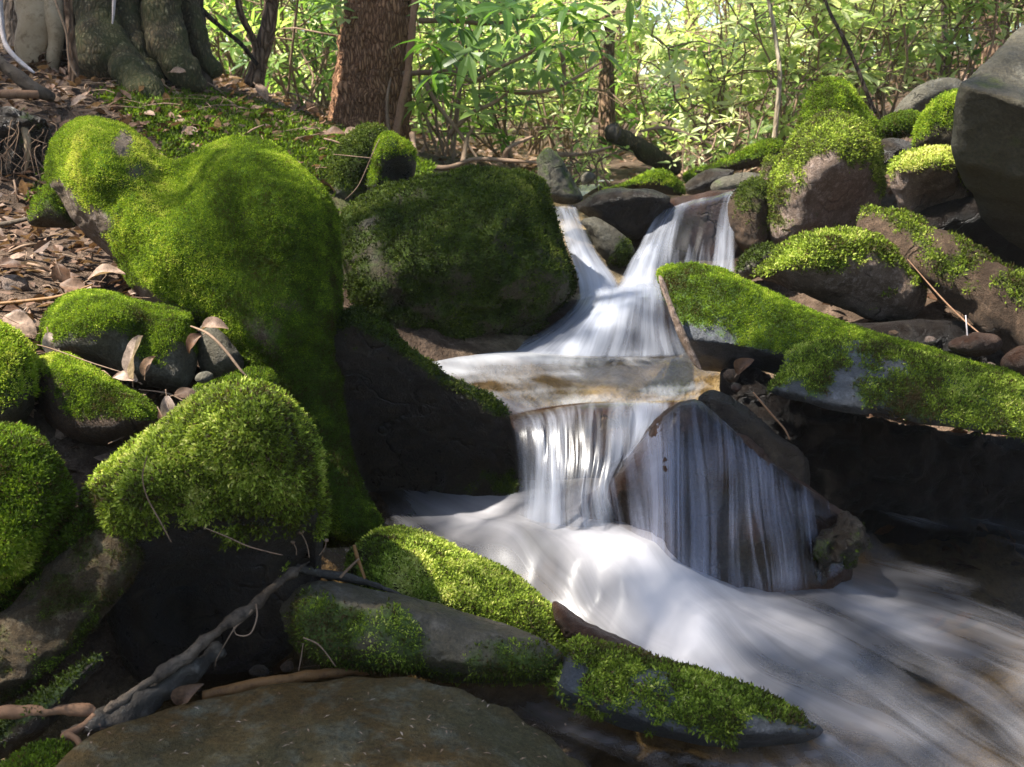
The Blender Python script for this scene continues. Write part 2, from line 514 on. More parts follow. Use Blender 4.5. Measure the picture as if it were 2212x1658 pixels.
def ms(mat, L, dens, tint=0.5, k=4, mx=60000, **kw):
    d = dict(mat=mat, L=L, dens=dens, tint=tint, k=k, max=mx)
    if mat is MV: d.update(wr=.36, stand=.75, L=L * .72, dens=dens * 1.35, spread=.9)
    else: d.update(wr=.40, stand=.5, L=L * .92, dens=dens * 1.1, spread=1.1, tvar=1.25)
    d.update({q: v for q, v in kw.items() if q not in ('stand', 'spread')})
    return d


def build_rocks():
    # ---- left bank
    rock('mossy_boulder', 'huge saddle shaped boulder wrapped in bright green velvet moss', [(105,345),(118,300),(150,264),(190,251),(235,257),(280,275),(318,305),(345,332),(378,345),(415,332),(455,310),(500,298),(545,298),(590,312),(640,345),(685,390),(715,430),(735,475),(740,540),(742,640),(745,740),(742,830),(748,900),(765,990),(795,1070),(828,1142),(810,1190),(760,1200),(700,1200),(660,1130),(620,1020),(560,930),(500,850),(455,780),(400,720),(340,680),(285,625),(250,570),(200,520),(150,470),(118,420),(103,380)],
         2.85, M['heart'], T=0.26, Tb=0.30, tilt=-0.012, tiltx=-0.03, R=150, smooth=26, step=6.5, amp=0.008, ns=6,
         ctrl=[(370,390,70,0.13),(290,560,110,-0.05),(200,330,80,-0.02),(560,420,140,-0.03),(680,800,120,0.05),(640,1000,200,0.10),(250,430,40,0.03)],
         mo=dict(bias=0.78, nz=0.3, noise=0.30, ns=9, blobs=[(266,303,30,-.95),(300,365,34,-.6),(330,420,26,-.35),(130,440,30,-1.2),(160,492,30,-1.2),(205,550,34,-1.1),(118,400,14,-.7),(215,475,26,-.7),(320,640,40,-.5),(740,1050,90,-.15),(560,700,50,-.08)],
                 tblobs=[(400,660,0.10,-0.22),(480,590,0.10,-0.2),(300,590,0.09,-0.2),(330,430,0.06,0.25),(240,390,0.08,0.2),(150,330,0.10,0.12),(300,440,0.09,0.15),(560,360,0.2,0.10),(690,470,0.12,0.12),(660,760,0.22,-0.14),(480,560,0.15,-0.08),(700,1000,0.25,-0.25)]),  # raised tints near the saddle paint its sun patch
         moss=ms(MV, 0.0062, 130000, 0.52, 3, 110000, stand=1.0, ts=11), key='heart', cat='boulder')
    rock('mossy_boulder', 'small mossy stone tucked behind the saddle boulder at its left foot', [(58,470),(72,430),(95,405),(120,395),(150,440),(165,490),(120,500),(70,490)], 3.0, M['mossrock'], T=.06, Tb=.1, R=40,
         mo=dict(bias=.55, nz=.4), moss=ms(MV, .008, 50000, .45), key='behind_heart')
    rock('mossy_boulder', 'angular mossy block with a sunlit ridge below the saddle boulder', [(84,715),(96,680),(118,655),(150,636),(195,629),(235,634),(300,650),(370,660),(405,672),(416,690),(428,760),(420,812),(388,848),(330,838),(270,835),(200,800),(125,780),(80,760)],
         2.62, M['greyrock'], T=.13, Tb=.2, tilt=-.035, R=60, step=5.5, amp=.005, ctrl=[(230,690,60,-.05),(170,650,50,-.02),(330,690,50,.045),(390,780,60,.05),(150,740,70,-.02)],
         mo=dict(bias=.42, nz=.75, noise=.3, blobs=[(160,660,70,.3),(260,690,60,.25),(380,690,50,.35),(270,775,50,-.5),(390,800,50,-.5),(310,655,30,-.35),(330,740,40,.2)], tblobs=[(170,660,.07,.25),(260,690,.05,.2)]),  # raised tints paint the sunlight on the ridge into the moss
         moss=ms(MV, .0068, 110000, .55, 4), key='block')
    rock('mossy_stone', 'elongated mossy stone lying in front of the angular block', [(70,805),(78,782),(100,768),(140,765),(175,780),(215,805),(270,840),(320,865),(347,897),(338,925),(290,950),(230,965),(160,955),(105,915),(80,850)],
         2.4, M['brown'], T=.11, Tb=.12, tilt=-.03, R=55, step=5, amp=.004, mo=dict(bias=.30, nz=.85, noise=.3, blobs=[(150,800,40,-.35),(280,870,60,.25)], tblobs=[(90,790,.05,.2)]), moss=ms(MV, .007, 110000, .52), key='long', cat='stone')
    rock('mossy_boulder', 'mossy boulder cut by the edge of the picture beside the leaf litter', [(-90,700),(-40,690),(0,704),(40,728),(68,768),(78,830),(72,890),(30,940),(-40,960),(-110,920),(-130,800)], 2.35, M['mossrock'], T=.14, Tb=.15, tilt=-.03, R=80,
         mo=dict(bias=.5, nz=.7, tblobs=[(20,730,.08,.2)]), moss=ms(MV, .010, 55000, .55), key='edge')
    rock('moss_mound', 'fluffy mound of long feathery moss low at the picture edge', [(-120,960),(-50,930),(0,925),(55,930),(105,965),(140,1012),(155,1075),(135,1130),(90,1190),(20,1260),(-80,1290),(-150,1150)], 2.0, M['mossrock'], T=.13, Tb=.15, tilt=-.04, R=90,
         mo=dict(bias=.85, nz=.3), moss=ms(MV, .012, 50000, .45, 7, spread=1.2, ts=18), key='mound', cat='moss mound')
    rock('mossy_boulder', 'rounded boulder under shaggy yellow green moss in front of the saddle boulder', [(175,1085),(205,1040),(245,1000),(300,952),(350,915),(400,880),(450,850),(500,835),(545,830),(585,838),(615,857),(645,893),(670,935),(690,985),(703,1060),(708,1130),(700,1190),(690,1290),(640,1400),(560,1460),(420,1500),(300,1500),(240,1400),(220,1280),(190,1180)],
         2.12, M['dark'], T=.20, Tb=.22, tilt=.0, R=130, step=6, amp=.006, smooth=20, ctrl=[(560,900,120,-.04),(300,1060,90,-.05),(500,1330,170,.14),(380,1300,120,.12),(640,1200,80,.1)],
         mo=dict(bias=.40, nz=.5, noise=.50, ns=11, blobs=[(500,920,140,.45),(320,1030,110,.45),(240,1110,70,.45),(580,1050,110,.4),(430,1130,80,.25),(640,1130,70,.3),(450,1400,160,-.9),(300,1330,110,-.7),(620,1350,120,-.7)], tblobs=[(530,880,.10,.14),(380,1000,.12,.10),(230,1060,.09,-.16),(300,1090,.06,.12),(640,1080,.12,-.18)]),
         moss=ms(MB_, .0105, 60000, .56, 7, 40000, spread=1.1, ts=16, up=.35), key='shaggy')
    rock('leaning_slab', 'long slanting slab with a brown green face in front of the shaggy boulder', [(-90,1370),(0,1322),(60,1262),(130,1200),(200,1150),(255,1115),(300,1108),(333,1135),(325,1170),(290,1240),(230,1330),(170,1400),(100,1460),(20,1510),(-90,1560)],
         1.92, M['log'], T=.05, Tb=.16, tilt=-.03, tiltx=.02, R=45, step=5.5, amp=.006, ns=7, ridge=.02, mo=dict(bias=.40, nz=.1, noise=.5, ns=14, blobs=[(300,1120,40,.4),(120,1215,50,-.3),(20,1320,50,-.3),(220,1140,40,-.2)]), moss=ms(MB_, .0065, 46000, .27, 5), key='slant', cat='slab')
    rock('mossy_stone', 'moss bank sloping down behind the slanting slab', [(-80,1330),(-40,1270),(30,1220),(90,1170),(150,1120),(200,1110),(235,1125),(190,1180),(120,1240),(50,1300),(0,1350),(-80,1380)], 1.98, M['mossrock'], T=.06, Tb=.12, R=40, tilt=-.03,
         mo=dict(bias=.8, nz=.2), moss=ms(MV, .014, 34000, .42, 5, spread=1.0), key='mossbank', cat='moss bank')
    rock('mossy_stone', 'small flat mossy stone wedged between the shaggy and the saddle boulders', [(412,850),(430,830),(480,815),(530,800),(565,796),(590,805),(598,835),(560,860),(490,880),(430,880)], 2.5, M['greyrock'], T=.05, Tb=.08, R=30, tilt=-.04, step=5,
         mo=dict(bias=.5, nz=.6, blobs=[(430,840,30,-.5)]), moss=ms(MV, .008, 60000, .5), key='wedge', cat='stone')
    rock('grey_stone', 'bare grey stone under dead leaves at the foot of the saddle boulder', [(428,712),(455,700),(490,722),(520,762),(528,790),(500,812),(450,818),(428,790)], 2.62, M['greyrock'], T=.05, Tb=.08, R=30, step=5, mo=dict(bias=.1), key='greystone', cat='stone')
    rock('pale_stone', 'pale angular stone lying in the leaf litter', [(-5,600),(30,592),(60,605),(64,630),(45,645),(-5,640)], 2.85, M['tan'], T=.03, Tb=.05, R=18, step=4, mo=dict(bias=.2, noise=.3), key='pale', cat='stone')
    rock('dark_stone', 'narrow dark stone low in the bottom corner under the horizontal stick', [(-90,1610),(0,1560),(60,1520),(130,1460),(200,1412),(222,1412),(226,1432),(180,1490),(120,1560),(40,1620),(-90,1690)], 1.78, M['dark'], T=.05, Tb=.1, R=30, tilt=-.03, mo=dict(bias=.3, nz=.5), moss=ms(MD, .01, 15000, .4), key='lowdark', cat='stone')
    rock('moss_cushion', 'small bright green moss cushion in the bottom corner', [(-60,1670),(0,1645),(50,1615),(100,1598),(145,1605),(160,1630),(130,1680),(60,1760),(-60,1760)], 1.63, M['mossrock'], T=.04, Tb=.05, R=40, tilt=-.06, step=5, mo=dict(bias=.85), moss=ms(MV, .010, 50000, .45), key='cushion', cat='moss cushion')
    # ---- centre
    rock('dark_boulder', 'dark wet boulder with a thin mossy crest beside the lower fall', [(745,668),(770,662),(795,670),(830,698),(870,735),(920,768),(970,806),(1030,836),(1072,860),(1098,893),(1112,955),(1118,1030),(1112,1085),(1060,1098),(960,1112),(905,1118),(860,1140),(800,1170),(740,1180),(700,1100),(690,900),(700,720)],
         2.80, M['dark'], T=.10, Tb=.30, tilt=.03, tiltx=-.02, R=45, step=6, amp=.010, ridge=.012, ctrl=[(850,980,170,.16),(1000,1000,120,.10),(1090,1010,60,.06)],
         mo=dict(bias=.15, nz=.95, noise=.3, blobs=[(770,690,50,.4),(860,745,50,.35),(950,805,45,.35),(1040,860,45,.4),(1060,930,60,.35),(880,980,150,-.6)]), moss=ms(MD, .009, 45000, .60, 4, ts=10), key='darkrock')
    rock('large_boulder', 'large dome shaped dark boulder left of the upper falls', [(735,470),(780,430),(850,403),(930,377),(1000,362),(1070,359),(1130,368),(1165,392),(1193,440),(1215,500),(1235,560),(1252,600),(1238,640),(1190,690),(1140,732),(1080,757),(1000,775),(930,790),(850,800),(740,790),(690,650),(690,540)],
         3.75, M['center'], T=.38, Tb=.5, tilt=-.06, R=190, step=6, amp=.024, ns=3.6, smooth=18, ctrl=[(830,440,80,.03),(1060,430,130,-.02),(1100,640,120,.05),(880,560,80,-.05)], ridge=.04,
         mo=dict(bias=.58, nz=.25, noise=.35, ns=8, blobs=[(800,520,50,-.3),(850,430,50,-.15),(900,590,60,.1),(1000,700,120,.15),(1150,600,70,-.2),(790,640,50,.25),(1100,400,80,.25),(820,580,40,-.25)], tblobs=[(1080,390,.2,.15),(790,640,.12,.25),(1000,710,.2,.0),(1120,600,.3,-.15)]),  # raised tint low at the left paints a small sun patch
         moss=ms(MD, .011, 16000, .52, 4, 30000, ts=7), key='bigrock')
    rock('mossy_boulder', 'leaning mossy boulder at the foot of the hemlock trunk', [(693,385),(712,345),(745,300),(775,275),(805,268),(832,276),(836,310),(815,380),(790,430),(745,455),(700,440)], 4.15, M['greyrock'], T=.12, Tb=.2, tilt=-.03, R=50, mo=dict(bias=.5, nz=.5, noise=.3), moss=ms(MD, .012, 20000, .55), key='foot')
    rock('mossy_stone', 'upright bright mossy stone leaning on the large dome boulder', [(790,400),(806,340),(822,302),(840,290),(865,300),(892,322),(899,350),(894,382),(870,402),(840,414),(805,420)], 4.0, M['dark'], T=.09, Tb=.15, R=35, step=4, ctrl=[(860,380,30,.08)],
         mo=dict(bias=.3, nz=.9, blobs=[(850,320,40,.4),(812,370,25,.5),(860,380,26,-.6)], tblobs=[(860,310,.1,.15)]), moss=ms(MV, .011, 36000, .52), key='upright', cat='stone')
    rock('pointed_rock', 'dark pointed rock standing above the narrow left fall', [(1160,352),(1172,328),(1186,320),(1200,328),(1222,355),(1245,392),(1262,425),(1250,440),(1205,442),(1165,420)], 4.5, M['greyrock'], T=.09, Tb=.15, tilt=-.02, R=40, step=4, mo=dict(bias=.25, nz=.3), key='pointed', cat='rock')
    rock('overhanging_slab', 'flat dark slab overhanging the gap between the two upper falls', [(1238,446),(1262,428),(1295,413),(1340,408),(1400,406),(1432,414),(1452,430),(1430,465),(1395,508),(1365,520),(1320,500),(1270,472)], 4.35, M['dark'], T=.10, Tb=.25, tilt=.10, R=22, step=4, mo=dict(bias=.0, nz=.1), key='overhang', cat='slab')
    rock('mossy_stone', 'mossy stone resting on the overhanging slab', [(1300,412),(1340,396),(1385,380),(1418,366),(1440,367),(1465,385),(1482,408),(1475,425),(1440,425),(1400,412),(1340,412)], 4.62, M['mossrock'], T=.09, Tb=.12, R=26, step=4, mo=dict(bias=.65, nz=.5), moss=ms(MV, .011, 36000, .5), key='onslab', cat='stone')
    rock('wet_stone', 'pale wet stone splitting the upper stream under the overhang', [(1255,478),(1275,468),(1300,474),(1330,494),(1360,520),(1372,545),(1350,575),(1318,566),(1290,535),(1268,505)], 4.2, M['greyrock'], T=.10, Tb=.15, R=40, step=4, mo=dict(bias=.1, blobs=[(1345,540,26,.6)]), moss=ms(MD, .01, 16000, .5), key='wet1', cat='stone')
    rock('ledge_rock', 'wet dark ledge behind the wide upper fall', [(1375,480),(1400,455),(1440,432),(1500,420),(1560,412),(1600,410),(1620,450),(1610,560),(1580,640),(1500,680),(1420,660),(1370,600),(1360,540)], 4.42, M['wetbrown'], T=.06, Tb=.3, tilt=-.02, R=40, mo=dict(bias=.1), key='ledge', cat='rock')
    rock('wet_stone', 'dark rounded stone veiled by the spreading foot of the upper falls', [(1130,700),(1200,660),(1270,640),(1350,640),(1430,650),(1480,700),(1500,770),(1450,800),(1300,800),(1180,790),(1100,775),(1080,750)], 3.72, M['wetbrown'], T=.12, Tb=.2, tilt=-.05, R=70, mo=dict(bias=.1), key='veiled', cat='stone')
    rock('grey_rock', 'grey stone at the lip of the wide upper fall', [(1540,400),(1570,382),(1620,375),(1660,385),(1665,410),(1600,420),(1545,415)], 4.65, M['greyrock'], T=.06, Tb=.1, R=25, step=4, mo=dict(bias=.2), key='lipstone', cat='stone')
    rock('dark_stone', 'dark flat stone behind the lip of the wide upper fall', [(1480,400),(1500,382),(1540,368),(1585,366),(1580,385),(1545,405),(1490,420)], 4.8, M['dark'], T=.05, Tb=.1, R=20, step=4, mo=dict(bias=.1, nz=.3), key='lipdark', cat='stone')
    rock('mossy_stone', 'low mossy stone half hidden behind the mossy stone on the slab', [(1475,385),(1490,370),(1525,360),(1560,362),(1560,375),(1520,385),(1490,395)], 5.0, M['mossrock'], T=.05, Tb=.1, R=20, step=4, mo=dict(bias=.7), moss=ms(MV, .012, 26000, .4), key='low', cat='stone')
    # ---- right bank
    rock('dark_boulder', 'dark brown boulder right beside the wide upper fall', [(1572,440),(1590,405),(1625,385),(1655,390),(1672,430),(1672,500),(1665,545),(1630,560),(1600,540),(1578,490)], 4.2, M['brown'], T=.13, Tb=.2, R=45, step=5, mo=dict(bias=.2, nz=.5, noise=.3), moss=ms(MD, .011, 18000, .5), key='falls_right')
    rock('mossy_stone', 'small dark mossy stone at the foot of the wide upper fall', [(1588,575),(1605,545),(1640,528),(1672,530),(1690,550),(1665,580),(1625,605),(1592,600)], 3.95, M['greyrock'], T=.07, Tb=.12, R=30, step=4, mo=dict(bias=.3, nz=.5), moss=ms(MD, .011, 22000, .5), key='footstone', cat='stone')
    rock('mossy_stone', 'mossy slab sloping behind the small pool edge near the background leaves', [(1500,372),(1550,348),(1600,325),(1650,308),(1682,305),(1695,325),(1680,355),(1620,365),(1560,378)], 4.95, M['mossrock'], T=.07, Tb=.15, R=30, step=4, mo=dict(bias=.5, nz=.7, blobs=[(1560,345,30,-.3)]), moss=ms(MV, .012, 26000, .42), key='backslab', cat='slab')
    rock('mossy_stone', 'little yellow mossy stone against the tall two humped boulder', [(1640,372),(1650,345),(1670,335),(1692,340),(1690,400),(1660,425),(1642,410)], 4.35, M['tan'], T=.05, Tb=.1, R=22, step=4, mo=dict(bias=.4, nz=.6), moss=ms(MB_, .01, 26000, .55), key='little', cat='stone')
    rock('mossy_boulder', 'green mossy hump rising behind the tall bare faced boulder', [(1722,275),(1738,225),(1760,190),(1785,173),(1808,170),(1832,180),(1852,206),(1880,245),(1900,282),(1905,320),(1860,350),(1760,350),(1715,330)], 4.55, M['mossrock'], T=.15, Tb=.25, R=60, step=5, ctrl=[(1820,230,30,-.04)],
         mo=dict(bias=.75, nz=.3, tblobs=[(1850,235,.12,.2)]), moss=ms(MV, .012, 30000, .42), key='hump')
    rock('tall_boulder', 'tall boulder with a bare sunlit pinkish face on the right bank', [(1655,440),(1668,390),(1683,345),(1705,300),(1735,268),(1775,245),(1820,243),(1862,262),(1890,292),(1905,335),(1908,400),(1895,455),(1850,495),(1780,522),(1700,538),(1665,520)],
         4.2, M['tan'], T=.26, Tb=.35, tilt=-.02, R=90, step=5, amp=.012, ns=4, smooth=15, ctrl=[(1790,360,60,-.06),(1830,450,80,.10),(1690,470,40,.05)],
         mo=dict(bias=.52, nz=.7, noise=.5, ns=9, blobs=[(1780,375,50,-.5),(1750,440,40,-.4),(1700,310,40,.3),(1840,280,60,.35),(1850,430,70,-.1)]), moss=ms(MB_, .011, 20000, .46), key='tall')
    rock('sunlit_boulder', 'small sunlit boulder with yellow moss on top below the big overhanging rock', [(1918,362),(1930,343),(1960,331),(2010,323),(2060,322),(2078,345),(2095,390),(2108,430),(2112,458),(2090,510),(2050,545),(1990,525),(1955,480),(1932,425)],
         3.75, M['tan'], T=.15, Tb=.25, tilt=.05, R=45, step=5, amp=.012, ns=7, ridge=.01, ctrl=[(2010,360,50,-.05),(2030,470,60,.10)],
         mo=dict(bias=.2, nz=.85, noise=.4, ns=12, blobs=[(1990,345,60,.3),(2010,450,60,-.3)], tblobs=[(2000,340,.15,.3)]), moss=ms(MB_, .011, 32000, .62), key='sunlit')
    def jut(x, y):
        e = 186 + (x - 2075) * .29
        return 3.10 - (x - 2075) * .0006 + np.maximum(e - y, 0) * .0026 + np.maximum(y - e, 0) * .0009 + np.maximum(y - e - 160, 0) * .0022
    rock('overhanging_boulder', 'huge grey topped boulder jutting in from the right edge', [(2073,188),(2095,165),(2135,128),(2170,90),(2212,50),(2290,10),(2420,10),(2500,250),(2450,480),(2330,640),(2212,600),(2150,565),(2112,450),(2085,395),(2064,345),(2061,265)],
         jut, M['jut'], T=.05, Tb=.6, R=26, step=6, amp=.010, ns=3.5, smooth=4, ridge=.012,
         mo=dict(bias=.10, nz=.15, noise=.3, blobs=[(2150,300,70,.25)]), key='jutting')
    rock('dark_boulder', 'boulder painted black for shade deep under the jutting grey boulder', [(1960,480),(2040,440),(2120,420),(2212,430),(2400,430),(2400,680),(2212,640),(2080,600),(1990,570)], 3.7, M['black'], T=.1, Tb=.3, R=60, tilt=.05, mo=dict(bias=.05), key='under_jut')
    rock('mossy_boulder', 'mossy boulder squeezed behind the jutting grey boulder', [(1972,305),(1985,262),(2010,225),(2040,200),(2070,190),(2095,200),(2095,330),(2030,335),(1980,330)], 4.2, M['mossrock'], T=.12, Tb=.2, R=40, step=4.5, mo=dict(bias=.5, nz=.5, blobs=[(2050,300,30,-.3)], tblobs=[(2040,230,.12,.15)]), moss=ms(MV, .012, 28000, .46), key='squeezed')
    rock('grey_boulder', 'bare pale grey boulder at the back of the right bank', [(1930,250),(1950,215),(1985,185),(2020,168),(2055,166),(2085,180),(2085,215),(2020,235),(1975,262)], 5.0, M['greyrock'], T=.1, Tb=.2, R=35, step=4.5, mo=dict(bias=.1), key='greyback')
    rock('mossy_stone', 'flat mossy stone between the hump and the pale grey boulder', [(1895,268),(1920,250),(1955,243),(1990,250),(2000,275),(1960,292),(1905,295)], 4.7, M['mossrock'], T=.06, Tb=.1, R=22, step=4, mo=dict(bias=.8), moss=ms(MV, .012, 26000, .42), key='flatmoss', cat='stone')
    rock('dark_stone', 'dark shiny stone in the gap behind the sunlit boulder', [(1890,320),(1920,300),(1965,302),(1985,325),(1960,345),(1920,372),(1895,360)], 4.4, M['dark'], T=.06, Tb=.1, R=25, step=4, mo=dict(bias=.0), key='gap', cat='stone')
    rock('mossy_boulder', 'boulder with yellow moss cap and bristly pinkish face above the mossy slabs', [(1625,592),(1655,565),(1690,535),(1730,512),(1780,499),(1835,495),(1880,503),(1930,530),(1975,570),(2000,610),(1998,655),(1970,692),(1900,695),(1800,660),(1700,622)],
         3.45, M['tan'], T=.17, Tb=.25, tilt=.01, R=70, step=5, amp=.010, ns=7, ridge=.01, ctrl=[(1760,540,60,-.03),(1900,640,70,.05)],
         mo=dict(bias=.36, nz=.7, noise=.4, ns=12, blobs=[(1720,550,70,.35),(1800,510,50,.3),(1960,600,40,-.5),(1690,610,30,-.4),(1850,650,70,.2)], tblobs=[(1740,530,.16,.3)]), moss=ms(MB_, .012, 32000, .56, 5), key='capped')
    rock('mossy_slab', 'pointed mossy slab with a tan broken edge leaning over the pool', [(1421,592),(1432,577),(1460,571),(1510,572),(1570,584),(1640,618),(1720,652),(1800,686),(1880,716),(1960,738),(2090,775),(2200,810),(2200,860),(2000,900),(1860,880),(1750,845),(1690,812),(1640,800),(1560,806),(1512,797),(1490,775),(1462,720),(1440,660),(1428,625)],
         lambda x, y: 2.98 - .00085 * (y - 730) + .0030 * np.maximum(y - (735 + (x - 1512) * .16), 0) * smoothstep(1790, 1690, x), M['bluegrey'], T=.07, Tb=.16, R=38, step=5.5, amp=.008, ns=6, ctrl=[(1460,680,30,.02)],
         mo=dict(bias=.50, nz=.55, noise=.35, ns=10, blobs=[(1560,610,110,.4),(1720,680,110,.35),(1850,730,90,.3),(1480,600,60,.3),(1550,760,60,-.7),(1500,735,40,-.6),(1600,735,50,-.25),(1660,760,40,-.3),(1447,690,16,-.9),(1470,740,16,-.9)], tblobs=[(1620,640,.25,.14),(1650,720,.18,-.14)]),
         moss=ms(MV, .0072, 80000, .47, 4, 60000), key='slabA', cat='slab')
    rock('broken_edge', 'tan broken edge along the end of the slab', [(1422,598),(1429,596),(1441,618),(1458,668),(1484,728),(1514,790),(1512,799),(1494,782),(1466,728),(1441,664),(1427,628)],
         2.845, M['tan'], T=.02, Tb=.06, tilt=-.07, R=9, step=3.5, amp=.003, mo=dict(bias=.1, noise=.3), key='tanedge', parent=ROCKS['slabA']['obj'])
    rock('mossy_slab', 'broad blue grey slab patched with moss above the dark hollow', [(1658,842),(1675,815),(1692,795),(1702,765),(1730,745),(1780,738),(1840,735),(1900,742),(1960,757),(2040,775),(2120,800),(2212,825),(2380,870),(2400,980),(2300,965),(2212,948),(2130,938),(2060,925),(1980,915),(1900,895),(1860,897),(1800,888),(1740,872),(1690,860)],
         2.62, M['bluegrey'], T=.05, Tb=.16, tilt=-.13, R=26, step=5.5, amp=.004, ns=5,
         mo=dict(bias=.42, nz=.25, noise=.45, ns=11, blobs=[(1840,770,60,-.3),(1830,850,50,-.45),(1700,840,40,-.5),(1760,800,45,.25),(2100,850,140,.25),(1950,830,80,.12),(2050,905,120,-.15),(2280,900,100,.3)]),
         moss=ms(MB_, .0085, 60000, .45, 4, 50000, ts=12), key='slabB', cat='slab')
    rock('dark_boulder', 'undercut boulder painted black for shade in the hollow beneath the mossy slabs', [(1560,800),(1640,790),(1720,850),(1800,885),(1900,900),(2050,925),(2212,940),(2420,960),(2420,1260),(2212,1240),(2050,1215),(1900,1200),(1760,1140),(1640,1000),(1560,900)], 3.0, M['black'], T=.06, Tb=.4, tilt=.02, R=60, amp=.03, ns=4, ridge=.05, mo=dict(bias=.0), key='hollow')
    rock('soil_bank', 'dark undercut soil bank with hanging rootlets at the left edge', [(-90,235),(0,228),(60,240),(105,262),(122,310),(112,380),(85,430),(60,462),(0,470),(-90,480)], 3.72, M['dark'], T=.03, Tb=.3, tilt=.06, R=30, amp=.03, ns=6, ridge=.04, mo=dict(bias=.1, nz=.3, noise=.4), moss=ms(MD, .012, 9000, .5), key='bank', cat='bank')
    rock('dark_boulder', 'boulder painted dark for shade, filling the bank behind the tan edged slab', [(1620,640),(1720,660),(1850,700),(2000,690),(2100,700),(2212,760),(2420,820),(2420,900),(2212,860),(1960,780),(1800,760),(1680,740)], 3.3, M['black'], T=.05, Tb=.35, R=50, mo=dict(bias=.0), key='bankdark')
    rock('brown_stone', 'flat reddish brown stone in the dark gap under the log', [(2048,745),(2075,728),(2110,718),(2150,722),(2170,742),(2150,765),(2110,775),(2070,765)], 3.0, M['wetbrown'], T=.04, Tb=.06, R=22, step=4, mo=dict(bias=0), key='flatbrown', cat='stone')
    rock('brown_stone', 'small shiny stone next to the flat reddish stone', [(2165,790),(2180,760),(2212,745),(2260,755),(2270,800),(2212,812)], 2.95, M['wetbrown'], T=.04, Tb=.06, R=20, step=4, mo=dict(bias=0), key='shiny', cat='stone')
    # ---- under the water
    def pyr(x, y):
        return 2.55 + np.maximum(1448 - x, 0) * .0008 + np.maximum(x - 1448, 0) * .00008 - (y - 900) * .00040 + np.maximum(x - 1700, 0) * .0003
    rock('wet_boulder', 'dark brown angular boulder veiled by the lower fall', [(1205,1240),(1215,1180),(1240,1110),(1300,1040),(1350,985),(1405,922),(1450,880),(1500,862),(1540,885),(1600,940),(1680,1005),(1760,1062),(1830,1105),(1862,1150),(1850,1210),(1830,1265),(1760,1310),(1600,1345),(1440,1335),(1300,1290)],
         pyr, M['wetbrown'], T=.06, Tb=.25, R=40, step=6, amp=.012, ns=7, smooth=6, ridge=.010, ctrl=[(1640,1150,60,-.02),(1560,1010,50,-.02),(1330,1130,60,.03)], mo=dict(bias=.12, noise=.2), key='pyramid')
    rock('ledge_rock', 'dark ledge behind the lower fall holding up the pool', [(1060,870),(1160,880),(1300,872),(1480,868),(1560,860),(1600,900),(1600,1150),(1400,1250),(1150,1200),(1080,1080)], 2.95, M['wetbrown'], T=.05, Tb=.3, R=30, mo=dict(bias=.05), key='ledge2', cat='rock')
    rock('wet_slab', 'narrow wet black slab beside the pyramid boulder', [(1503,862),(1516,848),(1545,842),(1590,865),(1640,910),(1690,950),(1735,990),(1750,1030),(1745,1070),(1770,1100),(1740,1092),(1680,1045),(1610,985),(1550,930),(1515,890)], 2.60, M['dark'], T=.05, Tb=.12, tilt=-.03, R=22, step=4.5, mo=dict(bias=.05), key='narrow', cat='slab')
    rock('wet_stone', 'black mossy stone at the right foot of the lower fall', [(1752,1215),(1772,1150),(1800,1128),(1815,1100),(1850,1112),(1868,1140),(1880,1180),(1862,1200),(1850,1232),(1815,1240),(1800,1272),(1765,1262)], 2.42, M['dark'], T=.05, Tb=.12, R=22, amp=.016, ns=12, ridge=.02, step=4.5, mo=dict(bias=.3, noise=.3), moss=ms(MD, .010, 14000, .5), key='rightfoot', cat='stone')
    # ---- foreground
    rock('mossy_rock', 'mossy tongue of rock running down between the dark hollow and the stream', [(760,1200),(800,1158),(830,1145),(880,1148),(940,1165),(1000,1190),(1060,1222),(1110,1250),(1160,1290),(1195,1330),(1215,1380),(1222,1425),(1170,1430),(1080,1390),(980,1350),(880,1320),(790,1300),(755,1250)],
         2.28, M['mossrock'], T=.12, Tb=.15, tilt=-.09, R=60, step=5, amp=.005, mo=dict(bias=.55, nz=.4, noise=.35, blobs=[(1190,1350,30,-.2)], tblobs=[(1020,1240,.12,.15),(850,1200,.1,-.12)]), moss=ms(MB_, .0095, 62000, .57, 6), key='tongue', cat='rock')
    rock('smooth_stone', 'long smooth olive stone lying behind the foreground slab', [(600,1320),(625,1275),(660,1256),(710,1256),(800,1272),(900,1295),(1000,1318),(1090,1344),(1165,1372),(1212,1402),(1226,1432),(1205,1458),(1120,1476),(1010,1480),(930,1474),(870,1458),(790,1440),(690,1430),(630,1390)],
         2.02, M['smooth'], T=.10, Tb=.12, tilt=-.05, R=65, step=5, amp=.009, smooth=12, ridge=.008, ctrl=[(1000,1345,120,.02)],
         mo=dict(bias=.36, nz=-.15, noise=.35, ns=9, blobs=[(720,1350,70,.4),(880,1390,60,.3),(1100,1430,90,.3),(1000,1340,90,-.3),(960,1420,60,.1)], tblobs=[(700,1340,.12,-.2)]), moss=ms(MB_, .008, 34000, .40, 4), key='smooth', cat='stone')
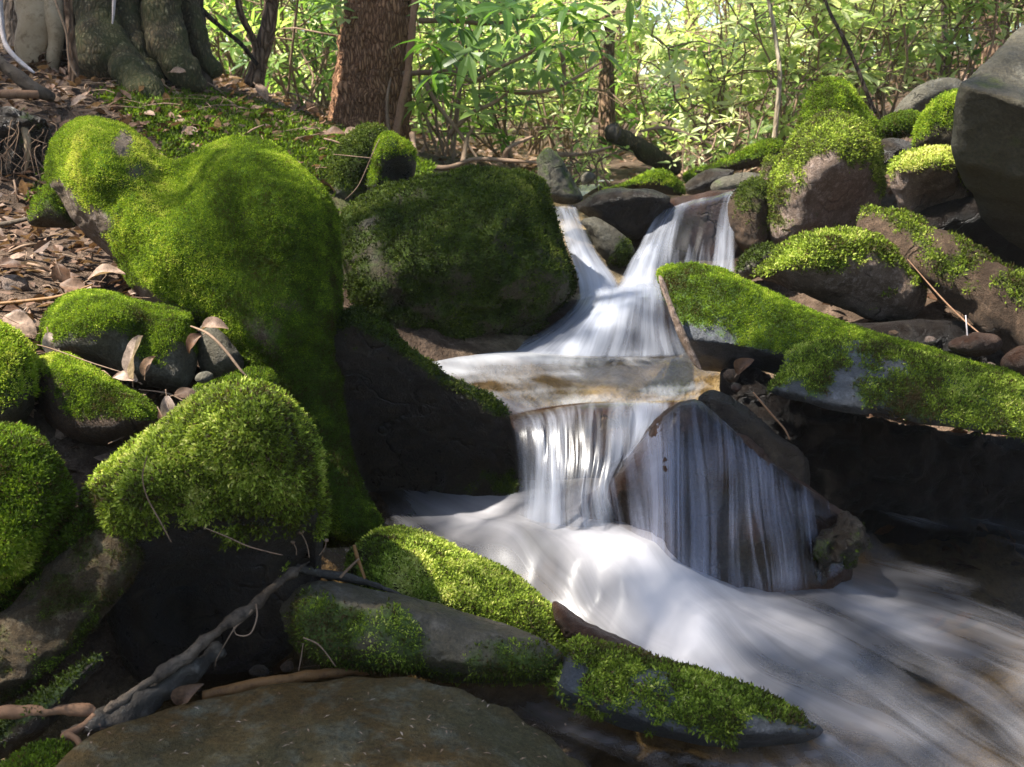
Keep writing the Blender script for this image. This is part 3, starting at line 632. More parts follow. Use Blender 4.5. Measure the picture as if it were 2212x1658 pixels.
    rock('mossy_rock', 'low rock with bristly green moss at the water edge in the foreground', [(1185,1485),(1200,1445),(1222,1405),(1240,1380),(1290,1388),(1370,1408),(1450,1430),(1530,1455),(1610,1482),(1690,1522),(1740,1552),(1778,1576),(1755,1598),(1690,1612),(1570,1615),(1460,1600),(1360,1575),(1270,1545),(1210,1522)],
         1.90, M['bluegrey'], T=.09, Tb=.12, tilt=-.075, R=42, step=5, amp=.005, mo=dict(bias=.34, nz=.3, noise=.5, ns=11, blobs=[(1350,1430,80,.25),(1560,1510,90,.2),(1650,1590,60,-.35),(1740,1575,40,-.5),(1240,1460,30,-.6),(1400,1570,80,-.25)]), moss=ms(MB_, .0095, 52000, .48, 6), key='lowmoss', cat='rock')
    rock('wet_stone', 'thin wet brown stone at the edge of the foam between two mossy rocks', [(1195,1305),(1225,1315),(1270,1342),(1330,1372),(1395,1408),(1400,1425),(1330,1415),(1260,1400),(1215,1370)], 2.12, M['wetbrown'], T=.04, Tb=.06, R=20, step=4, tilt=-.06, mo=dict(bias=.1), key='thinwet', cat='stone')
    rock('foreground_slab', 'broad smooth brown olive slab along the bottom of the view', [(100,1720),(130,1650),(200,1590),(300,1552),(360,1531),(440,1512),(520,1500),(600,1480),(690,1474),(760,1462),(820,1466),(885,1460),(945,1476),(1000,1484),(1050,1510),(1105,1526),(1140,1560),(1185,1584),(1225,1630),(1262,1650),(1300,1710),(1320,1800),(1300,1900),(100,1900)],
         lambda x, y: DZ(x, y, 0.10 - .11 * smoothstep(980, 1300, x) + .012 * np.sin(x / 90.) * np.cos(y / 50.)) - 0.02, M['slab'], T=.0, Tb=.12, R=60, step=7, amp=.006, ns=2.5, mo=dict(bias=.0, noise=.2), key='slab', cat='slab')
# ------------------------------------------------------------------ ground
def W3(px, py, D): return tuple(P(px, py, D))


GP = [(0.3,2.0,-.22),(0.9,2.0,-.22),(0.2,2.5,-.22),(0.9,2.6,-.2),(1.5,2.3,-.1),(0.0,3.1,.2),(0.35,3.3,.28),(.35,4.0,.5),(0.45,4.8,.70),(0.6,6,.78),(0.8,8,.85),(1,12,.95),
      (0,1,-.28),(-1,1,-.1),(1.5,1,-.2),(0,0,-.3),(0,-3,-.3),(-.6,1.95,-.2),(-.35,2.5,-.2),(-1.0,1.9,-.05),(-1.1,2.1,.2),(-.9,2.4,.42),(-1.15,2.6,.60),(-.8,2.7,.45),(-1.3,3.0,.70),(-1.8,3.0,.78),(-1.7,3.5,.86),(-1.0,3.4,.75),
      (-1.6,4.0,1.15),(-2.2,4.1,1.25),(-1.0,4.1,1.05),(-.7,4.4,1.0),(-.35,4.8,.93),(-.75,5.6,1.08),(-2,6,1.5),(-3,5,1.7),(-4,3,1.7),(-3,8,1.8),(-1,8,1.15),(-.2,6.5,.95),
      (1.0,3.05,.0),(1.3,3.3,.2),(1.6,3.5,.4),(1.6,2.4,-.2),(1.4,2.8,-.15),(2.5,2.5,.05),(2.2,2.9,.1),(1.3,4.2,.7),(1.5,4.6,.82),(2.2,4.5,.95),(1.7,5.5,.98),(3.5,4,1.4),(3,7,1.4),(2,9,1.2),
      (-6,14,2.2),(0,14,1.15),(6,14,2.3),(0,25,1.9),(-12,25,3.2),(12,25,3.4),(0,45,3.0),(-30,45,6),(30,45,6),(-14,0,2.5),(14,0,2.5),(-10,-10,1),(10,-10,1),(-40,10,6),(40,10,6),(0,60,4)]
GP = np.array(GP, float)


def tps_fit(X, z, lam=1e-3):
    n = len(X); d = np.linalg.norm(X[:, None] - X[None], axis=2)
    K = np.where(d > 0, d * d * np.log(np.maximum(d, 1e-9)), 0) + lam * np.eye(n)
    Pm = np.hstack([np.ones((n, 1)), X]); A = np.zeros((n + 3, n + 3))
    A[:n, :n] = K; A[:n, n:] = Pm; A[n:, :n] = Pm.T
    return np.linalg.solve(A, np.concatenate([z, np.zeros(3)]))


_gc = tps_fit(GP[:, :2], GP[:, 2])


def ground_z(x, y):
    q = np.stack([np.ravel(x), np.ravel(y)], 1)
    d = np.linalg.norm(q[:, None] - GP[None, :, :2], axis=2)
    U = np.where(d > 0, d * d * np.log(np.maximum(d, 1e-9)), 0)
    return U @ _gc[:-3] + _gc[-3] + q @ _gc[-2:]


def ground_hit(px, py, D0=1.5, D1=30):
    """first ground point on the line of sight"""
    Ds = np.concatenate([np.linspace(D0, 8, 260), np.linspace(8, D1, 100)])
    p = P(np.full_like(Ds, px), np.full_like(Ds, py), Ds)
    g = ground_z(p[:, 0], p[:, 1])
    k = np.argmax(p[:, 2] <= g)
    return p[k] if p[k, 2] <= g[k] else None


def ground_mat():
    m, nt, n, l = newmat('leaf_mould_soil'); b = NB(nt)
    co = b.coord()
    n1 = b.noise(co, 3, 6, .65); n2 = b.noise(co, 18, 5, .7); n3 = b.noise(co, 90, 3, .7)
    col = b.mix(b.rng(n1, .35, .65), (.035, .022, .013, 1), (.075, .048, .03, 1))
    col = b.mix(b.rng(n2, .45, .7), col, (.14, .095, .065, 1))
    g = b.attr('green')
    col = b.mix(b.math('MULTIPLY', g, b.rng(n2, .3, .6)), col, (.03, .055, .008, 1))
    wet = b.attr('wet')
    sx = b.node('ShaderNodeSeparateXYZ'); b.set(sx.inputs[0], co); up = b.rng(sx.outputs[1], 2.6, 2.9)
    bed = b.mix(up, b.mix(b.rng(n2, .4, .6), (.06, .043, .021, 1), (.13, .095, .05, 1)), b.mix(b.rng(n2, .4, .6), (.10, .074, .040, 1), (.22, .17, .10, 1)))
    col = b.mix(wet, col, bed)
    h = b.math('ADD', n2, b.math('MULTIPLY', n3, .5))
    b.out(b.pr(Base_Color=col, Roughness=.85, Normal=b.bump(h, .9, .03), Specular_IOR_Level=.2))
    return m


def build_ground():
    ax = np.concatenate([np.linspace(-60, -4, 40), np.linspace(-3.9, 4, 200), np.linspace(4.1, 60, 40)])
    ay = np.concatenate([np.linspace(-14, 1, 20), np.linspace(1.1, 8, 190), np.linspace(8.2, 70, 70)])
    X, Y = np.meshgrid(ax, ay)
    Z = ground_z(X, Y).reshape(X.shape)
    V = np.stack([X.ravel(), Y.ravel(), Z.ravel()], 1)
    V[:, 2] += vnoise(V, 1.6, 4, .9) * .05 + np.where(V[:, 1] < 9, vnoise(V, 9, 3, .8) * .012, 0)
    nx, ny = len(ax), len(ay)
    i = np.arange(ny - 1)[:, None] * nx; j = np.arange(nx - 1)[None]
    F = np.stack([i + j, i + j + 1, i + nx + j + 1, i + nx + j], -1).reshape(-1, 4)
    gm = smoothstep(3.5, 4.2, V[:, 1]) * smoothstep(-1.3, -.9, V[:, 0]) * smoothstep(-.1, -.4, V[:, 0]) * smoothstep(6, 4.5, V[:, 1])
    wet = smoothstep(.05, -.05, V[:, 2]) + smoothstep(.6, .2, np.abs(V[:, 0] - .35)) * (V[:, 1] < 6)
    o = mesh_np('ground', V, F, ground_mat(), origin=(0, 0, 0), attrs={'green': gm, 'wet': np.clip(wet, 0, 1)})
    tag(o, 'brown forest floor sloping down to the stream from both banks', 'ground', kind='structure')
# ------------------------------------------------------------------ water
def water_mat(name, us, vs, lo, hi, tint=(.62, .52, .34), rough=.12, foamcol=(.80, .82, .86), wob=.25, trans=.25, streak=.9, fine=.5, bs=.25):
    """running water blurred by its own speed: clear water with white threads drawn out along the flow (UV v)"""
    m, nt, n, l = newmat(name); b = NB(nt)
    uv = b.coord('UV')
    wv = b.mapping(uv, (us * .25, vs * .8, 1))
    wob_n = b.node('ShaderNodeTexNoise'); b.set(wob_n.inputs['Vector'], wv); wob_n.inputs['Scale'].default_value = 1.0; wob_n.inputs['Detail'].default_value = 2
    off = b.node('ShaderNodeVectorMath', operation='SUBTRACT', i_0=wob_n.outputs['Color'], i_1=(.5, .5, .5)).outputs[0]
    sc = b.node('ShaderNodeVectorMath', operation='MULTIPLY', i_0=off, i_1=(wob / us * 6, 0, 0)).outputs[0]
    uv2 = b.node('ShaderNodeVectorMath', operation='ADD', i_0=uv, i_1=sc).outputs[0]
    s1 = b.noise(b.mapping(uv2, (us, vs, 1)), 1.0, 3, .55)
    s2 = b.noise(b.mapping(uv2, (us * 3.7, vs * .8, 1), (3, 1, 0)), 1.0, 3, .6)
    s3 = b.noise(b.mapping(uv2, (us * .3, vs * 1.4, 1), (7, 5, 0)), 1.0, 2, .5)
    st = b.math('ADD', b.math('MULTIPLY', b.math('SUBTRACT', s1, .5), streak), b.math('MULTIPLY', b.math('SUBTRACT', s2, .5), fine))
    st = b.math('ADD', st, b.math('MULTIPLY', b.math('SUBTRACT', s3, .5), 1.1))
    f = b.math('ADD', b.attr('foam'), st)
    f = b.rng(f, lo, hi)
    f = b.math('MULTIPLY', f, b.attr('edge'))
    hgt = b.math('ADD', s1, b.math('MULTIPLY', s2, .35))
    nm = b.bump(hgt, bs, .02)
    lw = b.node('ShaderNodeFresnel'); lw.inputs['IOR'].default_value = 1.33; l.new(nm, lw.inputs['Normal'])
    gl = b.node('ShaderNodeBsdfGlossy'); gl.inputs['Roughness'].default_value = rough; gl.inputs['Color'].default_value = (1, 1, 1, 1); l.new(nm, gl.inputs['Normal'])
    tr = b.node('ShaderNodeBsdfTransparent'); tr.inputs[0].default_value = rgb(tint)
    clear = b.node('ShaderNodeBsdfTransparent')
    tm = b.node('ShaderNodeMixShader'); b.set(tm.inputs[0], b.attr('edge')); l.new(clear.outputs[0], tm.inputs[1]); l.new(tr.outputs[0], tm.inputs[2])
    w = b.node('ShaderNodeMixShader'); b.set(w.inputs[0], b.math('MULTIPLY', lw.outputs[0], b.attr('edge'))); l.new(tm.outputs[0], w.inputs[1]); l.new(gl.outputs[0], w.inputs[2])
    df = b.pr(Base_Color=rgb(foamcol), Roughness=.9, Specular_IOR_Level=.05, Normal=nm)
    tl = b.node('ShaderNodeBsdfTranslucent'); tl.inputs[0].default_value = rgb(foamcol)
    fm = b.node('ShaderNodeMixShader'); fm.inputs[0].default_value = trans; l.new(df, fm.inputs[1]); l.new(tl.outputs[0], fm.inputs[2])
    mx = b.node('ShaderNodeMixShader'); l.new(f, mx.inputs[0]); l.new(w.outputs[0], mx.inputs[1]); l.new(fm.outputs[0], mx.inputs[2])
    b.out(mx.outputs[0])
    return m


def interp_grid(rows, ru, rv):
    A = np.array(rows, float)
    def up(A, k):
        n = A.shape[0]; out = []
        for i in range(n - 1):
            p0, p1, p2, p3 = A[max(i - 1, 0)], A[i], A[i + 1], A[min(i + 2, n - 1)]
            for j in range(k):
                t = j / k
                out.append(.5 * (2 * p1 + (p2 - p0) * t + (2 * p0 - 5 * p1 + 4 * p2 - p3) * t * t + (3 * p1 - p0 - 3 * p2 + p3) * t ** 3))
        out.append(A[-1]); return np.array(out)
    A = up(A, rv); A = up(A.transpose(1, 0, 2), ru).transpose(1, 0, 2)
    return A


def rock_front(key, px, py, pad=0.0):
    R = ROCKS[key]; q = np.stack([np.ravel(px), np.ravel(py)], 1); vs = R['vs']; out = np.empty(len(q))
    for i0 in range(0, len(q), 400):
        d = ((q[i0:i0 + 400, None] - vs[None]) ** 2).sum(2) + 4
        w = 1 / d ** 2; out[i0:i0 + 400] = (w * R['front'][None]).sum(1) / w.sum(1)
    return out.reshape(np.shape(px)) - pad


def sheet(name, rows, mat, foam, label, ru=10, rv=10, edge=(.12, .12, .0, .1), conform=None, wave=.006, wu=26, wv=2.5, seed=0, shift=0.0):
    """falling sheet of water through rows of (px,py,D); u runs across, v down the flow (metres)"""
    A = interp_grid(rows, ru, rv)
    nv, nu = A.shape[:2]
    D = A[..., 2].copy()
    if conform: D = np.minimum(rock_front(conform, A[..., 0], A[..., 1], .018), 9)
    D = D - shift
    V = P(A[..., 0], A[..., 1], D)
    du = np.linalg.norm(np.diff(V, axis=1), axis=2).mean(0); u = np.concatenate([[0], np.cumsum(du)])
    dv = np.linalg.norm(np.diff(V, axis=0), axis=2).mean(1); v = np.concatenate([[0], np.cumsum(dv)])
    UU, VV = np.meshgrid(u, v)
    wn = vnoise(np.stack([UU.ravel() * wu, VV.ravel() * wv, np.full(UU.size, seed * 3.1)], 1), 1.0, 3, .9).reshape(UU.shape)
    V[..., 1] -= wn * wave
    V[..., 2] += wn * wave * .4
    f = np.zeros(UU.shape)
    f = interp_grid(np.array(foam, float)[..., None], 12, 12)[..., 0]
    iu = (np.linspace(0, f.shape[1] - 1, nu)).astype(int); iv = (np.linspace(0, f.shape[0] - 1, nv)).astype(int)
    f = f[iv][:, iu]
    e = np.ones(UU.shape); su = np.linspace(0, 1, nu)[None]; sv = np.linspace(0, 1, nv)[:, None]
    def rampe(x, w): return np.ones_like(x) if w <= 0 else smoothstep(0, w, x)
    e = rampe(su, edge[0]) * rampe(1 - su, edge[1]) * rampe(sv, edge[2]) * rampe(1 - sv, edge[3])
    i = np.arange(nv - 1)[:, None] * nu; j = np.arange(nu - 1)[None]
    F = np.stack([i + j, i + nu + j, i + nu + j + 1, i + j + 1], -1).reshape(-1, 4)
    o = mesh_np(name, V.reshape(-1, 3), F, mat, attrs={'foam': f.ravel(), 'edge': e.ravel()}, uv=np.stack([UU.ravel(), VV.ravel()], 1))
    tag(o, label, 'water', kind='structure')
    return o


def build_water():
    mf = water_mat('falling_water', 26, 1.8, .10, 1.30, tint=(.90, .90, .90), streak=1.2, fine=.4, trans=.35, foamcol=(.62,.65,.73), bs=.10, rough=.25, wob=.4)
    mveil = water_mat('thin_water_veil', 24, 1.5, .10, 1.35, tint=(.88, .86, .86), streak=1.1, fine=.95, foamcol=(.40, .43, .56), rough=.35, bs=.2, wob=.6)
    mmid = water_mat('clear_pool_water', 9, 3.0, .10, 1.5, tint=(.92, .84, .66), rough=.22, streak=.7, fine=.35, bs=.10, foamcol=(.70,.72,.76))
    mlow = water_mat('churning_stream_water', 17, 1.2, -.15, 1.45, tint=(.80, .74, .60), rough=.3, streak=.8, fine=.3, wob=1.0, bs=.06, trans=.3, foamcol=(.50,.485,.50))
    # upper right fall
    sheet('waterfall', [[(1436,436,4.78),(1495,423,4.8),(1555,413,4.84),(1614,404,4.88)],
                        [(1424,452,4.44),(1480,438,4.40),(1540,425,4.38),(1594,412,4.38)],
                        [(1400,490,4.30),(1458,478,4.25),(1528,468,4.22),(1588,455,4.24)],
                        [(1372,548,4.22),(1436,556,4.12),(1510,560,4.08),(1588,548,4.10)],
                        [(1335,620,4.08),(1414,650,3.95),(1500,665,3.9),(1586,650,3.94)]], mf,
          [[.2,.2,.15,.25],[.3,.3,.05,.38],[.3,.35,.1,.4],[.45,.4,.2,.32],[.8,.5,.4,.4]], 'wide silky upper waterfall on the right of the dark overhanging slab', 16, 12, (.06, .05, .05, .05), seed=1)
    sheet('waterfall', [[(1396,512,4.16),(1420,506,4.14),(1450,512,4.12)],
                        [(1362,560,4.02),(1400,540,3.99),(1440,560,4.0)],
                        [(1330,620,3.92),(1375,610,3.88),(1425,625,3.88)],
                        [(1290,680,3.72),(1350,680,3.66),(1420,690,3.68)]], mf,
          [[.3,.4,.3],[.8,.6,.5],[1.0,.75,.55],[1.1,.9,.6]], 'spill of the wide upper waterfall bulging over a hidden stone', 16, 10, (.25, .3, .25, .2), seed=7)
    # upper left fall
    sheet('waterfall', [[(1184,440,4.50),(1213,437,4.50),(1244,440,4.48)],
                        [(1204,478,4.30),(1230,480,4.25),(1258,478,4.27)],
                        [(1226,540,4.12),(1258,545,4.05),(1292,548,4.10)],
                        [(1246,605,3.95),(1290,612,3.88),(1334,605,3.95)],
                        [(1252,668,3.80),(1302,675,3.72),(1352,668,3.78)]], mf,
          [[.3,.4,.35],[.6,.65,.3],[.75,.8,.5],[.85,.95,.75],[.85,1.0,.8]], 'narrow white upper waterfall sliding past the large dome boulder', 14, 10, (.12, .15, .05, .08), seed=2)
    sheet('waterfall', [[(1248,625,3.86),(1310,618,3.82),(1372,606,3.82),(1445,592,3.88)],
                        [(1205,682,3.70),(1288,664,3.58),(1372,650,3.54),(1455,645,3.64)],
                        [(1140,724,3.60),(1250,714,3.46),(1362,702,3.42),(1466,706,3.54)],
                        [(1050,762,3.50),(1205,772,3.34),(1352,776,3.32),(1490,770,3.40)]], mf,
          [[.7,.85,.8,.3],[.15,.95,.65,.15],[.1,.85,.6,.25],[.4,.75,.5,.1]], 'white apron of water where the two upper falls join', 18, 14, (.12, .1, .2, .06), seed=3)
    # foaming back edge of the middle pool
    # middle pool
    zp = .41
    def zr(l): return [(x, y, float(DZ(x, y, zp + dz))) for (x, y, dz) in l]
    sheet('pool_water', [zr([(860,748,.0),(1000,748,.0),(1200,752,.0),(1350,756,.0),(1480,752,.0),(1560,748,.0)]),
                         zr([(900,774,.0),(1060,770,.012),(1210,772,.016),(1360,776,.01),(1500,774,.0),(1570,772,.0)]),
                         zr([(930,795,.0),(1075,792,.0),(1220,793,.0),(1370,795,.0),(1510,793,.0),(1570,792,.0)]),
                         zr([(960,830,.0),(1100,828,.0),(1240,826,.0),(1390,826,.0),(1500,824,.0),(1560,822,.0)]),
                         zr([(1010,868,.0),(1125,862,.0),(1255,856,.0),(1400,856,.0),(1490,852,.0),(1535,848,.0)]),
                         [(1085,905,2.74),(1150,888,2.75),(1255,872,2.77),(1400,868,2.77),(1470,866,2.77),(1520,866,2.75)]], mmid,
          [[.5,.6,.5,.15,-.1,-.3],[.7,.75,.5,.15,-.1,-.2],[.4,.35,.3,.1,.0,-.1],[.25,.2,.15,.1,.1,.0],[.25,.25,.2,.2,.15,.1],[.4,.3,.25,.25,.2,.1]], 'clear brown middle pool between the upper and the lower falls', 12, 12, (.03, .12, .0, .04), wave=.004, wu=10, wv=7, seed=4)
    # lower fall
    rowsL = [[(1090,898,2.79),(1170,886,2.79),(1260,872,2.79),(1340,867,2.79),(1420,867,2.79),(1500,863,2.79)],
             [(1106,925,2.715),(1180,912,2.70),(1260,897,2.70),(1340,892,2.70),(1420,894,2.715),(1490,890,2.735)],
             [(1114,1000,2.66),(1185,1000,2.62),(1260,992,2.60),(1332,984,2.60),(1390,965,2.635),(1455,925,2.69)],
             [(1114,1090,2.62),(1185,1092,2.56),(1252,1085,2.54),(1312,1055,2.55),(1352,1008,2.61),(1412,948,2.68)],
             [(1100,1205,2.58),(1180,1215,2.50),(1268,1205,2.47),(1326,1140,2.51),(1356,1040,2.60),(1404,965,2.67)]]
    fl = [[.35,.2,.1,.2,.3,.2],[.5,.42,.15,.3,.42,.25],[.45,.5,.2,.3,.3,.15],[.5,.6,.3,.35,.2,.1],[.9,.9,.6,.45,.2,.0]]
    sheet('waterfall', rowsL, mf, fl, 'lower waterfall curtain dropping from the pool lip', 14, 14, (.10, .22, .0, .22), seed=5, wave=.008)
    sheet('waterfall', rowsL, mf, (np.array(fl) - .22).tolist(), 'lower waterfall curtain dropping from the pool lip', 14, 14, (.14, .25, .1, .25), seed=6, wave=.012, shift=.02)
    top = [(1180,1085),(1262,1030),(1345,985),(1425,905),(1500,862),(1570,912),(1650,982),(1740,1050),(1835,1112)]
    bot = [(1200,1225),(1290,1235),(1375,1250),(1440,1290),(1510,1305),(1590,1305),(1680,1295),(1760,1275),(1840,1225)]
    rows = []
    for t in (0, .08, .25, .5, .75, 1):
        rows.append([(a[0] + (b[0] - a[0]) * t, a[1] + (b[1] - a[1]) * t, 2.5) for a, b in zip(top, bot)])
    sheet('waterfall', rows, mveil, [[.1,.15,.15,.1,.05,.1,.1,.1,.05],[.1,.15,.15,.2,.2,.25,.22,.2,.1],[.15,.1,.1,.35,.3,.35,.33,.25,.12],[.2,.05,.05,.38,.25,.36,.3,.25,.15],[.3,.1,.05,.38,.22,.3,.28,.22,.15],[.7,.6,.5,.65,.55,.5,.5,.45,.45]],
          'thin bluish water veil over the brown pyramid boulder', 10, 12, (.12, .06, .06, .16), conform='pyramid', wave=.003, seed=8)
    # lower pool
    zc = [(900,1135,.12),(1100,1165,.15),(1000,1130,.12),(1250,1205,.15),(1330,1250,.13),(1150,1260,.08),(1300,1300,.075),(1440,1275,.11),(1600,1295,.07),(1760,1265,.055),(1860,1205,.03),(2000,1180,.015),(2212,1200,.0),(1400,1400,.03),(1520,1345,.09),(1600,1450,.02),(1800,1560,0),(2000,1650,-.02),(2200,1650,-.01),(2212,1400,.0),(1250,1640,-.02),(1800,1380,.045),(1950,1340,.035),(1850,1420,.04)]
    pts = np.array([PZ(x, y, z) for x, y, z in zc])
    zf = tps_fit(pts[:, :2], pts[:, 2], 1e-3)
    def tps_eval(c, X, q):
        d = np.linalg.norm(q[:, None] - X[None], axis=2); U = np.where(d > 0, d * d * np.log(np.maximum(d, 1e-9)), 0)
        return U @ c[:-3] + c[-3] + q @ c[-2:]
    sl = [(.0, [(930,1150,0),(1100,1250,.3),(1300,1370,.6),(1500,1460,.9),(1750,1600,1.3),(1850,1700,1.5)]),
          (.15, [(1080,1170,0),(1220,1240,.25),(1350,1320,.5),(1550,1420,.8),(1800,1540,1.2),(2050,1680,1.6)]),
          (.35, [(1440,1280,.3),(1550,1340,.5),(1800,1440,.9),(2100,1580,1.4),(2300,1680,1.7)]),
          (.55, [(1620,1290,.4),(1750,1330,.6),(1950,1400,.9),(2212,1490,1.3)]),
          (.75, [(1800,1260,.5),(1950,1290,.8),(2212,1350,1.2),(2350,1400,1.4)]),
          (.95, [(1880,1200,.5),(2050,1220,.8),(2212,1240,1.1)])]
    sp = np.array([[*PZ(x, y, .03)[:2], u, v] for u, L in sl for x, y, v in L])
    cu = tps_fit(sp[:, :2], sp[:, 2], 3e-3); cv = tps_fit(sp[:, :2], sp[:, 3], 3e-3)
    ax = np.linspace(-.75, 2.1, 320); ay = np.linspace(1.1, 3.12, 230)
    X, Y = np.meshgrid(ax, ay); q = np.stack([X.ravel(), Y.ravel()], 1)
    z = np.clip(tps_eval(zf, pts[:, :2], q), -.06, .17)
    u = tps_eval(cu, sp[:, :2], q); v = tps_eval(cv, sp[:, :2], q)
    fb = [(1100,1175,110,.9),(1000,1150,80,.45),(1250,1245,100,.9),(1380,1310,110,.75),(1490,1325,120,.9),(1470,1380,90,.6),(1620,1320,100,.4),(1720,1370,120,.25),(1850,1290,80,.45),(1960,1330,90,.4),(1800,1440,120,.3),(2060,1350,90,.4),(2160,1370,90,.3),(1800,1380,60,.3),(1860,1480,90,.28),(1980,1560,110,.3),(2120,1600,110,.22),(1620,1480,90,.25),(1800,1235,50,.5),(1300,1205,60,.4),(1680,1310,80,.4)]
    f = np.full(len(q), .06)
    for x, y, r_, a in fb:
        c = PZ(x, y, .05); sx = r_ / FL * c[1]; sy = sx * 1.9
        f += a * (1.0 if x < 1560 else .75) * np.exp(-((q[:, 0] - c[0]) / sx) ** 2 - ((q[:, 1] - c[1]) / sy) ** 2)
    for x, y, r_, a in [(2150,1225,130,.45),(2000,1480,60,.35),(2140,1450,90,.45),(2180,1300,60,.2),(1400,1640,160,.35),(2180,1620,90,.25),(1950,1630,70,.15),(2000,1225,90,.2)]:
        c = PZ(x, y, .0); sx = r_ / FL * c[1]; f -= a * np.exp(-((q[:, 0] - c[0]) / sx) ** 2 - ((q[:, 1] - c[1]) / (sx * 1.9)) ** 2)
    for x, y in [(1230,1535),(1275,1552),(1320,1566),(1370,1582),(1425,1597),(1480,1607),(1540,1614),(1600,1618),(1660,1618),(1710,1612),(1760,1602),(1785,1580),(1740,1550),(1650,1502),(1220,1500),(1190,1490),(1165,1475),(1560,1465),(1480,1438)]:
        c = PZ(x, y, .01); sx = 15 / FL * c[1]; f += .42 * np.exp(-((q[:, 0] - c[0]) / (sx * 1.6)) ** 2 - ((q[:, 1] - c[1]) / (sx * 1.1)) ** 2)
    f = f * smoothstep(-.42, -.25, q[:, 0]) - .4 * (1 - smoothstep(-.42, -.25, q[:, 0]))
    w1 = vnoise(np.stack([u * 16, v * 2.6, 0 * u], 1), 1, 3, .9); w2 = vnoise(np.stack([u * 5, v * 2.2, 0 * u + 9], 1), 1, 3, .9)
    z = z + (w1 * .0025 + w2 * .007) * np.clip(f + .35, .3, 1.2)
    ny, nx = X.shape
    i = np.arange(ny - 1)[:, None] * nx; j = np.arange(nx - 1)[None]
    F = np.stack([i + j, i + j + 1, i + nx + j + 1, i + nx + j], -1).reshape(-1, 4)
    o = mesh_np('stream_water', np.stack([q[:, 0], q[:, 1], z], 1), F, mlow, origin=(0, 0, 0), attrs={'foam': np.clip(f, -.5, 1.6), 'edge': np.ones(len(q))}, uv=np.stack([u, v], 1))
    tag(o, 'white churning stream rushing away from the lower fall', 'water', kind='structure')
    # upper stream behind the falls
    A = [[(1160,425,4.6),(1250,430,4.6)], [(1190,405,5.1),(1290,405,5.1)], [(1250,390,6.0),(1330,388,6.0)], [(1290,375,7.2),(1360,372,7.2)]]
    sheet('stream_water', [[(x, y, float(DZ(x, y, .84 - .012 * k))) for (x, y, d) in r_] for k, r_ in enumerate(A)], mmid, [[.3,.3],[.4,.4],[.5,.4],[.4,.3]], 'glimpse of the stream arriving above the upper falls', 10, 8, (0, 0, 0, 0), wave=.004, seed=9)
# ------------------------------------------------------------------ bark, leaves
def bark_mat(name, c1, c2, groove, sx=26, sz=5, bump=1.0, moss=0.0, lichen=None):
    m, nt, n, l = newmat(name); b = NB(nt)
    co = b.coord()
    wob = b.node('ShaderNodeTexNoise'); b.set(wob.inputs['Vector'], co); wob.inputs['Scale'].default_value = 6; wob.inputs['Detail'].default_value = 3
    off = b.node('ShaderNodeVectorMath', operation='MULTIPLY_ADD', i_0=wob.outputs['Color'], i_1=(.06, .06, .06), i_2=co).outputs[0]
    mp = b.mapping(off, (sx, sx, sz))
    vo = b.node('ShaderNodeTexVoronoi', feature='DISTANCE_TO_EDGE'); b.set(vo.inputs['Vector'], mp); vo.inputs['Scale'].default_value = 1
    v = b.rng(vo.outputs[0], 0, .28)
    n1 = b.noise(mp, 2.2, 5, .7); n2 = b.noise(co, 4, 4, .6)
    col = b.mix(b.rng(n1, .3, .7), rgb(c1), rgb(c2))
    if lichen: col = b.mix(b.rng(b.noise(co, 45, 4, .7), .56, .66), col, rgb(lichen))
    col = b.mix(v, rgb(groove), col)
    if moss: col = b.mix(b.math('MULTIPLY', b.rng(b.noise(co, 7, 5, .65), .42, .6), moss), col, (.035, .055, .008, 1))
    h = b.math('ADD', v, b.math('MULTIPLY', n1, .5))
    b.out(b.pr(Base_Color=col, Roughness=.85, Specular_IOR_Level=.2, Normal=b.bump(h, bump, .02)))
    return m


def wood_mat(name, c1, c2, c3, sx=60, bump=.5, rough=.8):
    m, nt, n, l = newmat(name); b = NB(nt)
    co = b.coord(); n1 = b.noise(co, 9, 5, .65); n2 = b.noise(co, sx, 4, .7)
    col = b.mix(b.rng(n1, .35, .65), rgb(c1), rgb(c2)); col = b.mix(b.rng(n2, .52, .7), col, rgb(c3))
    b.out(b.pr(Base_Color=col, Roughness=rough, Specular_IOR_Level=.25, Normal=b.bump(b.math('ADD', n1, n2), bump, .006)))
    return m


M['hemlock'] = bark_mat('hemlock_bark', (.28, .135, .062), (.40, .22, .12), (.09, .040, .018), 80, 13, .8)
M['oldbark'] = bark_mat('old_mossy_bark', (.046, .031, .014), (.078, .056, .028), (.022, .02, .010), 70, 22, .35, moss=.3, lichen=(.20, .17, .10))
M['slimbark'] = bark_mat('slim_trunk_bark', (.17, .09, .05), (.28, .19, .12), (.06, .035, .02), 40, 10, .8)
M['palebark'] = bark_mat('pale_trunk_bark', (.30, .25, .17), (.42, .36, .26), (.15, .11, .07), 30, 4, .4)
M['darkbark'] = bark_mat('dark_trunk_bark', (.05, .035, .024), (.09, .065, .045), (.02, .014, .01), 30, 8, .8)
M['deadwood'] = wood_mat('pale_dead_wood', (.26, .19, .11), (.36, .28, .18), (.16, .11, .06), 30)
M['greywood'] = wood_mat('grey_weathered_wood', (.045, .031, .019), (.12, .092, .066), (.015, .011, .008), 40, 1.0)
M['brownwood'] = wood_mat('brown_wet_wood', (.15, .075, .025), (.24, .13, .05), (.08, .04, .015), 50, .6, .6)
M['rotwood'] = wood_mat('dark_rotten_wood', (.030, .024, .018), (.06, .05, .038), (.09, .08, .065), 45, 1.0)
M['tanbranch'] = wood_mat('tan_peeled_branch', (.16, .085, .045), (.23, .13, .075), (.10, .055, .03), 60, .3)
M['twig'] = wood_mat('thin_twig_bark', (.16, .10, .06), (.24, .165, .11), (.09, .06, .04), 80, .3)
